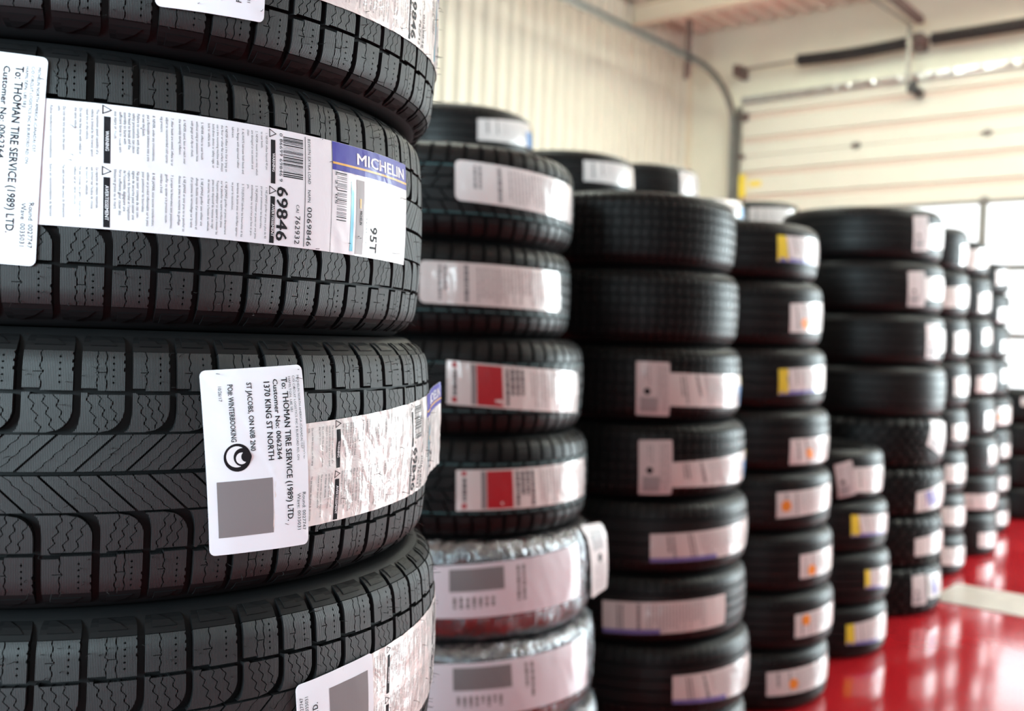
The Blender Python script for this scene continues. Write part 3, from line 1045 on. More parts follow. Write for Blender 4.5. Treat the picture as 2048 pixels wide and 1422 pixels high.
def shipping_label(root, q, seed, label=None, wrinkle=0.0006, creases=()):
    s = Sticker(root, q, 'shipping_label', M['ship'], off=0.0016, wrinkle=wrinkle, wscale=16, round_=0.0045, nu=50, nv=70, seed=seed, creases=creases)
    if label:
        s.obj['label'] = label
    for t, u, v, L, cap, bold in SHIP_TEXT:
        mb = MB()
        s.text(mb, t, u, v, cap, L, bold)
        mb.build('lettering', M['ink'], s.obj)
    # round emblem with two crescents
    mb = MB()
    s.disc(mb, 0.285, 0.475, 0.0105, 0.00020)
    mb.build('round_emblem', M['ink'], s.obj)
    w_, k_ = MB(), MB()
    s.disc(w_, 0.277, 0.470, 0.0079, 0.00036)
    s.disc(k_, 0.330, 0.474, 0.0069, 0.00052)
    s.disc(w_, 0.320, 0.480, 0.0044, 0.00068)
    s.disc(k_, 0.365, 0.472, 0.0041, 0.00084)
    w_.build('emblem_crescent', M['white_ink'], s.obj)
    k_.build('emblem_black_disc', M['ink'], s.obj)  # black ink discs that cut the white ones into crescents
    # plain grey block where the square code is printed
    s.patch('code_area', M['ink_grey'], 0.085, 0.615, 0.600, 0.905, 0.0002, 12, 10)
    return s

EN = [  # (u, english line, french line)
    (0.0700, "Follow manufacturer's recommendations", "Suivre les recommandations du fabricant"),
    (0.0838, "axle.", ""), (0.0925, "Do not mix tire sizes on the same", "Ne pas monter des pneus de dimensions"),
    (0.1126, "the same vehicle.", "radiaux sur un meme vehicule"), (0.1213, "Do not mix bias tires with radials on", "Ne pas monter des pneus diagonaux et"),
    (0.1330, "rated tire on the vehicle.", "de vitesse du vehicule."), (0.1420, "vehicle is limited by the lowest speed", "est limitee par l'indice de vitesse"),
    (0.1510, "The maximum speed capability of a", "La capacite de vitesse maximale"),
    (0.1830, "ous injury or death.", "blessures graves ou la mort."), (0.1920, "sufficient force to cause seri-", "force suffisante pour causer des"),
    (0.2000, "assembly to burst with", "de l'ensemble, degageant une"), (0.2080, "the bead to break and the", "rupture du bourrelet et l'explosion"),
    (0.2160, "safety precautions can cause", "signes de securite peut causer une"), (0.2240, "Failure to comply with these", "Ne pas tenir compte de ces con-"),
    (0.2340, "to seat the beads.", "pour positionner les bourrelets."), (0.2430, "put a flammable substance into a tire", "utiliser un produit inflammable sur le pneu"), (0.2530, "8. NEVER, under any circumstances,", "8. NE JAMAIS, sous aucune consideration,"),
    (0.2680, "ing pressure.", "mandee a froid."), (0.2780, "adjust to recommended cold operat-", "gonfler ou ajuster a la pression recom-"), (0.2880, "7. After beads are seated, inflate to or", "7. Lorsque les bourrelets sont positionnes,"),
    (0.3030, "the assembly during inflation.", "dessus du pneu au moment du gonflage."), (0.3120, "6. NEVER stand, lean or reach over", "6. NE JAMAIS se tenir pres ou se pencher au"),
    (0.3270, "with gauge and clip-on chuck.", "d'un systeme de verrouillage sur la valve"), (0.3370, "without using an extension hose", "allonge flexible munie d'un manometre et"), (0.3470, "5. NEVER inflate to seat beads", "5. NE JAMAIS gonfler sans utiliser une"),
    (0.3610, "bolt to vehicle axle.", "de securite, ou fixer a l'essieu du vehicule."), (0.3700, "hold-down device or safety cage, or", "pneu avec dispositif de retenue ou cage"), (0.3790, "use a tire mounting machine with a", "Toujours employer un appareil a monter les"),
    (0.3880, "the floor or other flat surface. Always", "sur le plancher ou autre surface plane."), (0.3970, "4. NEVER inflate a tire that is lying on", "4. NE JAMAIS gonfler un pneu directement"),
    (0.4110, "lubricant.", "ve pour le caoutchouc."), (0.4220, "rim flanges with approved rubber", "bordures de jante avec un lubrifiant approu-"), (0.4330, "3. ALWAYS lubricate both beads and", "3. TOUJOURS lubrifier les bourrelets et les"),
    (0.4450, "clean.", "pre."), (0.4540, "are damaged or not smooth and", "endommagee ou qui n'est pas lisse et pro-"), (0.4640, "2. NEVER mount tires on rims which", "2. NE JAMAIS monter un pneu sur une jante"),
    (0.4760, "to seat beads.", "psi pour positionner les bourrelets."), (0.4870, "1. NEVER inflate beyond 40 psi", "1. NE JAMAIS gonfler un pneu a plus de 40"),
]

def tread_sticker(root, q, seed, mat, wrinkle, wscale, lift=None, creases=()):
    """long bilingual maker's sticker: warnings, bar codes and numbers, blue banner at its end"""
    s = Sticker(root, q, 'tread_sticker', M[mat], off=0.0008, wrinkle=wrinkle, wscale=wscale, nu=180, nv=40, lift=lift, seed=seed, creases=creases)
    small, small2 = MB(), MB()
    def line(*a, **k):
        mb = MB()
        s.text(mb, *a, **k)
        mb.build('lettering', M['ink'], s.obj)
    for u, e, f in EN:
        cap = 0.0017 if not (0.18 < u < 0.23) else 0.0019
        if e:
            s.text(small, e, u - 0.002, 0.050, cap, None, False, 0.92, maxlen=0.44)
        if f:
            s.text(small2, f, u - 0.002, 0.515, cap, None, False, 0.92, maxlen=0.45)
    small.build('small_print', M['ink_soft'], s.obj)
    small2.build('small_print', M['ink_soft'], s.obj)
    # black warning bars with white words, warning triangles
    for u0, u1 in ((0.1625, 0.1745), (0.4975, 0.5085)):
        for word, v0, v1, t0, tl in (('WARNING', 0.100, 0.475, 0.215, 0.16), ('AVERTISSEMENT', 0.585, 0.985, 0.650, 0.28)):
            s.patch('warning_bar', M['ink'], u0, u1, v0, v1, 0.00018, 2, 10)
            mb = MB()
            s.text(mb, word, u0 + 0.0032, t0, 0.0023, tl, True, h=0.00045)
            mb.build('warning_word', M['white_ink'], s.obj)
        for v in (0.045, 0.535):
            um = (u0 + u1) / 2
            du, dv = 0.0028 / s.width * 1.15, 0.0034 / s.height
            P3 = [(um - du, v - dv), (um - du, v + dv), (um + du, v)]
            c = (um - du * 0.3, v)
            I3 = [(c[0] + (a - c[0]) * 0.72, c[1] + (b - c[1]) * 0.72) for a, b in P3]
            mb = MB()
            mb.add([s.at(a, b, 0.0002) for a, b in P3 + I3], [(0, 1, 4, 3), (1, 2, 5, 4), (2, 0, 3, 5)])
            mb.build('warning_triangle', M['ink'], s.obj)
    # bar code with its digits
    rnd = random.Random(12)
    code = MB()
    v = 0.055
    while v < 0.40:
        t = rnd.choice((0.003, 0.003, 0.006, 0.010))
        s.patch('', None, 0.528, 0.5795, v, v + t, 0.0002, 3, 1, code)
        v += t + rnd.choice((0.004, 0.006, 0.009))
    code.build('bar_code', M['ink'], s.obj)
    code = MB()
    v = 0.250
    while v < 0.70:
        t = rnd.choice((0.004, 0.004, 0.008))
        s.patch('', None, 0.680, 0.712, v, v + t, 0.0002, 3, 1, code)
        v += t + rnd.choice((0.008, 0.011, 0.018))
    code.build('bar_code', M['ink'], s.obj)
    line('0 86699 69846 9', 0.5190, 0.030, 0.0026, 0.42, False)
    line('69846', 0.5130, 0.485, 0.0098, 0.475, True)
    line('CAI', 0.5625, 0.625, 0.0028, 0.07, False)
    line('762932', 0.5610, 0.720, 0.0046, 0.25, False)
    s.patch('rule', M['ink'], 0.5850, 0.5865, 0.02, 0.985, 0.0002, 1, 12)
    line('BSW/FN EXTRA LOAD', 0.5930, 0.030, 0.0027, 0.40, False)
    line('NAPN', 0.5930, 0.480, 0.0027, 0.11, False)
    line('0069846', 0.5920, 0.630, 0.0046, 0.345, False)
    s.patch('rule', M['ink'], 0.6632, 0.6642, 0.0, 1.0, 0.0002, 1, 12)
    line('EXTRA LOAD', 0.7860, 0.640, 0.0024, 0.27, False)
    line('95T', 0.8060, 0.700, 0.0105, 0.25, True)
    line('MICHELIN', 0.7610, 0.580, 0.0030, 0.13, True, h=0.0005)
    line('5 27 05', 0.6740, 0.260, 0.0022, 0.30, False)
    # product picture strips and blue banner with the maker's name
    s.patch('cyan_strip', M['cyan'], 0.7280, 0.7390, 0.330, 0.965, 0.0002, 2, 12)
    s.patch('grey_strip', M['ink_pale'], 0.7480, 0.7780, 0.300, 0.985, 0.0002, 4, 12)
    mb = MB()
    s.patch('', None, 0.7600, 0.7660, 0.470, 0.560, 0.0004, 2, 3, mb)
    mb.build('gold_mark', M['gold'], s.obj)
    s.patch('blue_banner', M['blue'], 0.6650, 0.9985, 0.002, 0.255, 0.0002, None, 5)
    s.patch('gold_line', M['gold'], 0.6650, 0.9985, 0.183, 0.203, 0.0004, None, 1)
    mb = MB()
    s.text(mb, 'MICHELIN', 0.745, 0.160, 0.0092, 0.235, True, along=True, h=0.0005)
    mb.build('maker_name', M['white_ink'], s.obj)
    return s

def print_rows(s, mb, u0, u1, v0, v1, pitch, seed, fill=0.5, vertical=True):
    """illegible print: short broken rules"""
    rnd = random.Random(seed)
    n = max(1, int((u1 - u0) * s.width / pitch))
    for i in range(n):
        a = u0 + (u1 - u0) * (i + 0.2) / n
        b = a + (u1 - u0) / n * fill
        v = v0 + rnd.uniform(0, 0.02)
        end = v1 - rnd.choice((0, 0, 0.1, 0.3)) * (v1 - v0)
        while v < end:
            e = min(end, v + rnd.uniform(0.05, 0.18))
            s.patch('', None, a, b, v, e, 0.00035, 1, 1, mb)
            v = e + 0.02
    return mb

def far_sticker(root, q, style, seed):
    rnd = random.Random(seed)
    if style == 'tag':
        s = Sticker(root, q, 'shipping_tag', M['paper_tag'], off=0.0022, round_=0.004, nv=6, seed=seed)
        mb = MB()
        print_rows(s, mb, 0.62, 0.95, 0.06, 0.9, 0.006, seed, 0.35)
        mb.build('printed_lines', M['ink_pale'], s.obj)
        mb = MB()
        print_rows(s, mb, 0.25, 0.45, 0.08, 0.45, 0.008, seed + 1, 0.35)
        mb.build('printed_lines', M['ink_pale'], s.obj)
        mb = MB(); s.disc(mb, 0.32, 0.55, 0.009, 0.0004, 12); mb.build('round_emblem', M['ink'], s.obj)
        s.patch('code_area', M['ink_pale'], 0.12, 0.62, 0.66, 0.93, 0.0004, 4, 4)
        return s
    if style == 'wide':
        s = Sticker(root, q, 'wrap_label', M['wrap_paper'], off=0.0095, wrinkle=0.0012, wscale=14, nv=8, seed=seed)
        s.patch('code_area', M['ink_grey'], 0.24, 0.50, 0.08, 0.50, 0.0004, 12, 4)
        mb = MB()
        print_rows(s, mb, 0.25, 0.46, 0.60, 0.82, 0.012, seed, 0.5)
        mb.build('printed_lines', M['ink_grey'], s.obj)
        mb = MB()
        print_rows(s, mb, 0.56, 0.62, 0.10, 0.75, 0.010, seed + 3, 0.5)
        mb.build('printed_lines', M['ink_grey'], s.obj)
        return s
    mat = 'paper_far'
    s = Sticker(root, q, 'tread_sticker', M[mat], off=0.0012, wrinkle=0.0009, wscale=30, nv=6, seed=seed,
                round_=0.012 if style == 'plain' and root['_dims'][0] == 0.325 else 0.0)
    mb = MB()
    if style == 'red':
        s.patch('red_panel', M['red'], 0.165, 0.315, 0.04, 0.96, 0.0004, 6, 4)
        s.patch('grey_rule', M['ink_grey'], 0.135, 0.160, 0.04, 0.96, 0.0004, 2, 4)
        m2 = MB(); s.patch('red_flash', M['red'], 0.03, 0.055, 0.04, 0.14, 0.0004, 2, 2); s.patch('red_flash', M['red'], 0.03, 0.055, 0.82, 0.94, 0.0004, 2, 2)
        print_rows(s, mb, 0.03, 0.06, 0.2, 0.78, 0.006, seed, 0.6)
        mb.build('printed_lines', M['ink_soft'], s.obj)
        mb = MB()
        print_rows(s, mb, 0.33, 0.46, 0.06, 0.94, 0.011, seed, 0.55)
        mb.build('printed_lines', M['ink_soft'], s.obj)
        mb = MB(); print_rows(s, mb, 0.50, 0.95, 0.08, 0.94, 0.010, seed + 9, 0.3); mb.build('small_print', M['ink_pale'], s.obj)
        return s
    print_rows(s, mb, 0.10, 0.16, 0.08, 0.92, 0.010, seed, 0.5)
    mb.build('printed_lines', M['ink_grey'], s.obj)
    mb = MB()
    print_rows(s, mb, 0.24, 0.29, 0.06, 0.94, 0.010, seed + 2, 0.5)
    mb.build('printed_lines', M['ink_grey'], s.obj)
    mb = MB()
    print_rows(s, mb, 0.32, 0.80, 0.08, 0.92, 0.009, seed + 5, 0.35)
    mb.build('small_print', M['ink_pale'], s.obj)
    if style == 'blueend':
        s.patch('blue_panel', M['sky_blue'], 0.80, 0.99, 0.35, 0.99, 0.0005, 6, 4)
        s.patch('yellow_edge', M['yellow'], 0.975, 0.999, 0.02, 0.34, 0.0005, 2, 2)
    elif style == 'blueline':
        s.patch('blue_line', M['blue_soft'], 0.0, 0.42, 0.85, 0.995, 0.0005, None, 2)
    elif style == 'yellow':
        s.patch('yellow_edge', M['yellow'], 0.0, 0.13, 0.0, 0.96, 0.0005, 3, 4)
        s.patch('blue_line', M['blue_soft'], 0.02, 0.60, 0.86, 0.995, 0.0005, None, 2)
    elif style == 'orange':
        cu, cv = {0: (0.2, 0.3), 1: (0.3, 0.6), 2: (0.12, 0.55), 3: (0.25, 0.7)}[seed % 4]
        m2 = MB()
        s.disc(m2, cu, cv, 0.019, 0.0006, 8)
        m2.build('orange_dot', M['orange'], s.obj)
    elif style == 'bluepatch':
        s.patch('blue_panel', M['blue_soft'], 0.2, 0.5, 0.1, 0.85, 0.0005, 4, 4)
    return s

# measured stacks: radius, heights of the tyre sides from top to bottom, centres; stickers: stack, tyre, style, corners (angle, height)
STACKS = {
    'S1': dict(R=0.3175, z=[1.6, 1.4, 1.2, 1.0, 0.8, 0.6, 0.4, 0.2, 0.0],
        c=[(-0.9306, 0.4877), (-0.9379, 0.4816), (-0.9273, 0.4904), (-0.9179, 0.4982), (-0.9143, 0.5012), (-0.91, 0.5048), (-0.9048, 0.5091), (-0.8997, 0.5134)]),
    'S2': dict(R=0.325, z=[1.6, 1.4, 1.2, 0.995, 0.785, 0.57, 0.375, 0.19, 0.0],
        c=[(-1.6268, 1.6512), (-1.6275, 1.6506), (-1.5994, 1.674), (-1.5864, 1.6848), (-1.5742, 1.695), (-1.5657, 1.7021), (-1.5541, 1.7118), (-1.5488, 1.7162)]),
    'S3': dict(R=0.325, z=[1.6, 1.4, 1.195, 0.99, 0.785, 0.585, 0.4, 0.195, 0.0],
        c=[(-1.6076, 2.419), (-1.596, 2.4287), (-1.5853, 2.4376), (-1.5692, 2.451), (-1.5586, 2.4599), (-1.556, 2.462), (-1.5423, 2.4734), (-1.5451, 2.4711)]),
    'S4': dict(R=0.31, z=[1.61, 1.42, 1.2, 0.995, 0.79, 0.59, 0.39, 0.2, 0.0],
        c=[(-1.6557, 3.1616), (-1.6386, 3.1758), (-1.6239, 3.1881), (-1.6081, 3.2013), (-1.5963, 3.2111), (-1.5859, 3.2197), (-1.577, 3.2271), (-1.5855, 3.22)]),
    'S4b': dict(R=0.3, z=[0.81, 0.61, 0.41, 0.205, 0.0],
        c=[(-1.6443, 3.8993), (-1.6253, 3.915), (-1.6125, 3.9257), (-1.6151, 3.9236)]),
    'S5': dict(R=0.37, z=[1.845, 1.61, 1.37, 1.135, 0.9, 0.67, 0.45, 0.22, 0.0],
        c=[(-1.7604, 4.702), (-1.7506, 4.7101), (-1.7391, 4.7198), (-1.7276, 4.7293), (-1.7234, 4.7329), (-1.7194, 4.7361), (-1.7155, 4.7394), (-1.7134, 4.7412)]),
    'S6': dict(R=0.31, z=[1.867, 1.64, 1.39, 1.15, 0.9, 0.673, 0.437, 0.214, 0.0],
        c=[(-1.8361, 5.6308), (-1.8259, 5.6393), (-1.8197, 5.6444), (-1.8092, 5.6531), (-1.8075, 5.6546), (-1.8059, 5.6559), (-1.8003, 5.6606), (-1.795, 5.665)]),
    'S7': dict(R=0.32, z=[1.858, 1.655, 1.41, 1.17, 0.942, 0.706, 0.476, 0.25, 0.0],
        c=[(-1.9034, 6.2933), (-1.8865, 6.3074), (-1.8735, 6.3182), (-1.8493, 6.3384), (-1.8459, 6.3412), (-1.824, 6.3595), (-1.8161, 6.366), (-1.8126, 6.369)]),
    'S8': dict(R=0.32, z=[1.8, 1.6, 1.39, 1.165, 0.91, 0.7, 0.466, 0.24, 0.0],
        c=[(-1.9907, 7.1786), (-1.981, 7.1867), (-1.9761, 7.1908), (-1.9678, 7.1977), (-1.9493, 7.2131), (-1.9468, 7.2152), (-1.9467, 7.2153), (-1.9412, 7.2198)]),
    'S9': dict(R=0.32, z=[0.94, 0.705, 0.47, 0.235, 0.0],
        c=[(-1.8, 8.1), (-1.8, 8.1), (-1.8, 8.1), (-1.8, 8.1)]),
    'R1': dict(R=0.31, z=[2.0, 1.8, 1.6, 1.4, 1.2, 1.0, 0.8, 0.6, 0.4, 0.2, 0.0],
        c=[(-2.542, 2.647), (-2.542, 2.647), (-2.542, 2.647), (-2.542, 2.647), (-2.542, 2.647), (-2.542, 2.647), (-2.542, 2.647), (-2.542, 2.647), (-2.542, 2.647), (-2.542, 2.647)]),
    'R2': dict(R=0.31, z=[1.95, 1.755, 1.56, 1.365, 1.17, 0.975, 0.78, 0.585, 0.39, 0.195, -0.0],
        c=[(-2.534, 3.324), (-2.534, 3.324), (-2.534, 3.324), (-2.534, 3.324), (-2.534, 3.324), (-2.534, 3.324), (-2.534, 3.324), (-2.534, 3.324), (-2.534, 3.324), (-2.534, 3.324)]),
    'R3': dict(R=0.31, z=[2.05, 1.845, 1.64, 1.435, 1.23, 1.025, 0.82, 0.615, 0.41, 0.205, 0.0],
        c=[(-2.72, 4.2), (-2.72, 4.2), (-2.72, 4.2), (-2.72, 4.2), (-2.72, 4.2), (-2.72, 4.2), (-2.72, 4.2), (-2.72, 4.2), (-2.72, 4.2), (-2.72, 4.2)]),
    'R4': dict(R=0.31, z=[1.98, 1.782, 1.584, 1.386, 1.188, 0.99, 0.792, 0.594, 0.396, 0.198, 0.0],
        c=[(-2.78, 4.86), (-2.78, 4.86), (-2.78, 4.86), (-2.78, 4.86), (-2.78, 4.86), (-2.78, 4.86), (-2.78, 4.86), (-2.78, 4.86), (-2.78, 4.86), (-2.78, 4.86)]),
    'R5': dict(R=0.31, z=[2.08, 1.872, 1.664, 1.456, 1.248, 1.04, 0.832, 0.624, 0.416, 0.208, 0.0],
        c=[(-2.87, 5.76), (-2.87, 5.76), (-2.87, 5.76), (-2.87, 5.76), (-2.87, 5.76), (-2.87, 5.76), (-2.87, 5.76), (-2.87, 5.76), (-2.87, 5.76), (-2.87, 5.76)]),
}
STICKERS = [
    ('S2', 0, 'plain', [(-0.6791, 0.1588), (0.4288, 0.1454), (0.4799, 0.0626), (-0.6705, 0.0762)]),
    ('S2', 1, 'plain', [(-0.8786, 0.1519), (0.2463, 0.1489), (0.2719, 0.0608), (-0.8699, 0.0661)]),
    ('S2', 2, 'red', [(-0.7996, 0.1567), (0.3406, 0.1333), (0.3785, 0.0426), (-0.7904, 0.0675)]),
    ('S2', 3, 'red', [(-0.7692, 0.144), (0.3981, 0.1507), (0.4459, 0.0654), (-0.7605, 0.0604)]),
    ('S2', 4, 'wide', [(-1.1553, 0.1586), (0.1539, 0.187), (0.1833, 0.0691), (-1.144, 0.054)]),
    ('S2', 5, 'wide', [(-1.1705, 0.1555), (0.2423, 0.173), (0.2787, 0.0573), (-1.1591, 0.0494)]),
    ('S2', 6, 'wide', [(-1.2009, 0.1551), (0.2302, 0.167), (0.2679, 0.0443), (-1.189, 0.0466)]),
    ('S3', 2, 'tag', [(-0.9308, 0.161), (-0.6517, 0.16), (-0.6339, 0.0181), (-0.9146, 0.0196)]),
    ('S3', 2, 'blueend', [(-0.6655, 0.1336), (0.3306, 0.1272), (0.6442, 0.0354), (-0.6546, 0.0456)]),
    ('S3', 3, 'tag', [(-0.9511, 0.1593), (-0.6733, 0.1618), (-0.6553, 0.0169), (-0.9346, 0.0149)]),
    ('S3', 3, 'blueend', [(-0.6872, 0.1025), (0.3729, 0.1217), (0.6367, 0.0369), (-0.6791, 0.0366)]),
    ('S3', 4, 'blueline', [(-0.8728, 0.1135), (0.4099, 0.1315), (0.6318, 0.05), (-0.8641, 0.0384)]),
    ('S3', 5, 'blueline', [(-1.2476, 0.1142), (-0.1346, 0.1267), (-0.1175, 0.0437), (-1.2375, 0.028)]),
    ('S3', 6, 'blueline', [(-0.7095, 0.1292), (0.3463, 0.1393), (0.6249, 0.0356), (-0.7004, 0.0547)]),
    ('S4', 0, 'yellow', [(-0.5577, 0.1432), (0.2611, 0.1461), (0.5751, 0.0588), (-0.545, 0.059)]),
    ('S4', 1, 'orange', [(-0.4514, 0.1428), (0.263, 0.1566), (0.5689, 0.058), (-0.4357, 0.0481)]),
    ('S4', 2, 'yellow', [(-0.6326, 0.1329), (0.2244, 0.1483), (0.3218, 0.0616), (-0.6204, 0.0483)]),
    ('S4', 3, 'orange', [(-0.5367, 0.1104), (0.2486, 0.1171), (0.5585, 0.0322), (-0.5235, 0.0252)]),
    ('S4', 4, 'orange', [(-0.7237, 0.1359), (0.1848, 0.1531), (0.246, 0.0734), (-0.712, 0.0509)]),
    ('S4', 5, 'orange', [(-0.4608, 0.1295), (0.1926, 0.1388), (0.2601, 0.0573), (-0.4477, 0.05)]),
    ('S4', 6, 'orange', [(-0.5391, 0.1235), (0.1869, 0.1403), (0.253, 0.0578), (-0.527, 0.0457)]),
    ('S4', 7, 'orange', [(-0.8004, 0.1362), (0.2125, 0.1569), (0.297, 0.0712), (-0.7899, 0.0572)]),
    ('S4b', 0, 'tag', [(-0.8248, 0.144), (-0.5789, 0.1641), (-0.4866, 0.0323), (-0.74, 0.0136)]),
    ('S4b', 0, 'pale', [(-0.5437, 0.1351), (0.1745, 0.1326), (0.5079, 0.0308), (-0.5274, 0.0384)]),
    ('S4b', 1, 'yellow', [(-0.6536, 0.1529), (0.2053, 0.1421), (0.5024, 0.066), (-0.6407, 0.0698)]),
    ('S4b', 2, 'yellow', [(-0.4704, 0.1437), (0.1658, 0.1389), (0.271, 0.0519), (-0.4573, 0.0715)]),
    ('S4b', 3, 'yellow', [(-0.7075, 0.1382), (0.148, 0.1642), (0.2649, 0.0548), (-0.6959, 0.0607)]),
    ('S5', 0, 'tag', [(-0.5705, 0.1925), (-0.3246, 0.2), (-0.2948, 0.0435), (-0.5485, 0.037)]),
    ('S5', 0, 'pale', [(-0.317, 0.1598), (0.1523, 0.1779), (0.4641, 0.074), (-0.297, 0.0547)]),
    ('S5', 1, 'tag', [(-0.654, 0.1839), (-0.3964, 0.1892), (-0.3695, 0.0324), (-0.6335, 0.0282)]),
    ('S5', 1, 'pale', [(-0.3919, 0.1624), (0.1555, 0.1757), (0.4618, 0.0737), (-0.3746, 0.0616)]),
    ('S5', 2, 'tag', [(-0.3976, 0.1888), (-0.1166, 0.1925), (-0.0706, 0.0353), (-0.3711, 0.0337)]),
    ('S5', 2, 'pale', [(-0.1373, 0.1649), (0.1606, 0.1679), (0.459, 0.0635), (-0.1095, 0.0625)]),
    ('S5', 4, 'tag', [(-0.26, 0.2211), (0.455, 0.1939), (-0.0057, 0.0521), (-0.3762, 0.1088)]),
    ('S5', 5, 'bluepatch', [(-0.5261, 0.1158), (0.1655, 0.1552), (0.4543, 0.0565), (-0.5128, 0.0254)]),
    ('S5', 6, 'pale', [(-0.5355, 0.1362), (0.1239, 0.1608), (0.2157, 0.0663), (-0.524, 0.057)]),
    ('S5', 7, 'tag', [(-0.5578, 0.1872), (-0.3347, 0.1927), (-0.309, 0.0549), (-0.5387, 0.0534)]),
    ('S5', 7, 'bluepatch', [(-0.2941, 0.1867), (0.1089, 0.181), (0.2067, 0.0683), (-0.2727, 0.0784)]),
    ('S6', 0, 'pale', [(-0.2395, 0.1348), (0.1401, 0.1537), (0.4424, 0.0482), (-0.2104, 0.0286)]),
    ('S6', 1, 'pale', [(-0.6872, 0.151), (0.1313, 0.1732), (0.4404, 0.0663), (-0.6706, 0.0454)]),
    ('S6', 2, 'pale', [(-0.4357, 0.1557), (0.132, 0.1688), (0.4392, 0.0601), (-0.4144, 0.0493)]),
    ('S6', 3, 'pale', [(-0.4498, 0.1662), (0.1293, 0.1741), (0.4371, 0.0719), (-0.4303, 0.0675)]),
    ('S6', 4, 'pale', [(-0.4459, 0.1397), (0.1556, 0.1415), (0.4368, 0.0572), (-0.43, 0.0594)]),
    ('S6', 5, 'pale', [(-0.5815, 0.1624), (0.1395, 0.1591), (0.4364, 0.0593), (-0.5655, 0.0689)]),
    ('S6', 6, 'pale', [(-0.652, 0.1589), (0.0883, 0.1515), (0.1977, 0.0508), (-0.637, 0.0653)]),
    ('S6', 7, 'pale', [(-0.6431, 0.1592), (0.1469, 0.1438), (0.4342, 0.0416), (-0.6279, 0.0655)]),
    ('S7', 0, 'pale', [(-0.6136, 0.1457), (0.0444, 0.1737), (0.1362, 0.0628), (-0.5953, 0.035)]),
    ('S7', 1, 'pale', [(-0.4326, 0.137), (0.0688, 0.1576), (0.1943, 0.0487), (-0.4108, 0.0287)]),
    ('S7', 2, 'pale', [(-0.3577, 0.1669), (0.048, 0.1828), (0.1202, 0.0934), (-0.3381, 0.0787)]),
    ('S7', 3, 'pale', [(-0.5904, 0.1206), (0.1448, 0.1333), (0.4149, 0.0362), (-0.5746, 0.0267)]),
    ('S7', 4, 'pale', [(-0.3556, 0.1454), (0.1242, 0.153), (0.4144, 0.0456), (-0.3323, 0.0417)]),
    ('S7', 5, 'pale', [(-0.3339, 0.1691), (0.0459, 0.1751), (0.1419, 0.0673), (-0.3095, 0.0651)]),
    ('S7', 6, 'pale', [(-0.8814, 0.1214), (0.1626, 0.1177), (0.409, 0.0244), (-0.8693, 0.0332)]),
    ('S7', 7, 'pale', [(-0.572, 0.1423), (0.1607, 0.1319), (0.4084, 0.0406), (-0.5573, 0.0564)]),
    ('S8', 0, 'pale', [(-0.5203, 0.1458), (0.0266, 0.1675), (0.098, 0.075), (-0.5033, 0.0536)]),
    ('S8', 1, 'pale', [(-0.4572, 0.1093), (0.0089, 0.126), (0.0726, 0.0327), (-0.4388, 0.0168)]),
    ('S8', 2, 'pale', [(-0.3484, 0.1202), (0.059, 0.1332), (0.1345, 0.0559), (-0.3307, 0.0439)]),
    ('S8', 3, 'pale', [(-0.3593, 0.1827), (-0.0152, 0.1933), (0.034, 0.109), (-0.3404, 0.0995)]),
    ('S8', 4, 'orange', [(-0.5348, 0.1438), (-0.0069, 0.1518), (0.0714, 0.0326), (-0.5137, 0.0276)]),
    ('S8', 5, 'pale', [(-0.3838, 0.1281), (0.0616, 0.1317), (0.1562, 0.0446), (-0.3654, 0.0446)]),
    ('S8', 6, 'pale', [(-0.4171, 0.1377), (0.0554, 0.1379), (0.1423, 0.0502), (-0.3996, 0.054)]),
    ('S8', 7, 'pale', [(-0.4764, 0.1451), (0.0579, 0.141), (0.1488, 0.0521), (-0.4602, 0.0614)]),
    ('S9', 0, 'pale', [(-1.2455, 0.1842), (-0.5969, 0.1955), (-0.586, 0.1341), (-1.2378, 0.1228)]),
    ('S9', 3, 'pale', [(-0.9708, 0.2065), (-0.2811, 0.2126), (-0.255, 0.1207), (-0.9586, 0.1161)]),
    ('R1', 0, 'blueend', [(-0.5065, 0.145), (0.4356, 0.1744), (0.48, 0.0901), (-0.498, 0.0719)]),
    ('R2', 0, 'plain', [(-0.6368, 0.1523), (0.3866, 0.16), (0.4525, 0.0762), (-0.6267, 0.0701)]),
    ('R3', 0, 'plain', [(-0.2792, 0.1777), (0.6921, 0.196), (0.6913, 0.0914), (-0.2606, 0.0684)]),
    ('R4', 0, 'blueend', [(-0.8646, 0.1826), (0.0591, 0.1953), (0.0888, 0.1044), (-0.8533, 0.0929)]),
    ('R5', 0, 'blueend', [(-1.1261, 0.1618), (-0.0079, 0.1705), (0.0232, 0.073), (-1.1141, 0.065)]),
]
S1_TURN = [0.30, 0.02, 0.075, 0.41, 1.0, 2.0, 3.0, 4.0]

# ------------------------------------------------------------------ the stacks
ORD = ['top', 'second', 'third', 'fourth', 'fifth', 'sixth', 'seventh', 'bottom']
ORD4 = ['top', 'second', 'third', 'bottom']
TYRES = {}
random.seed(21)

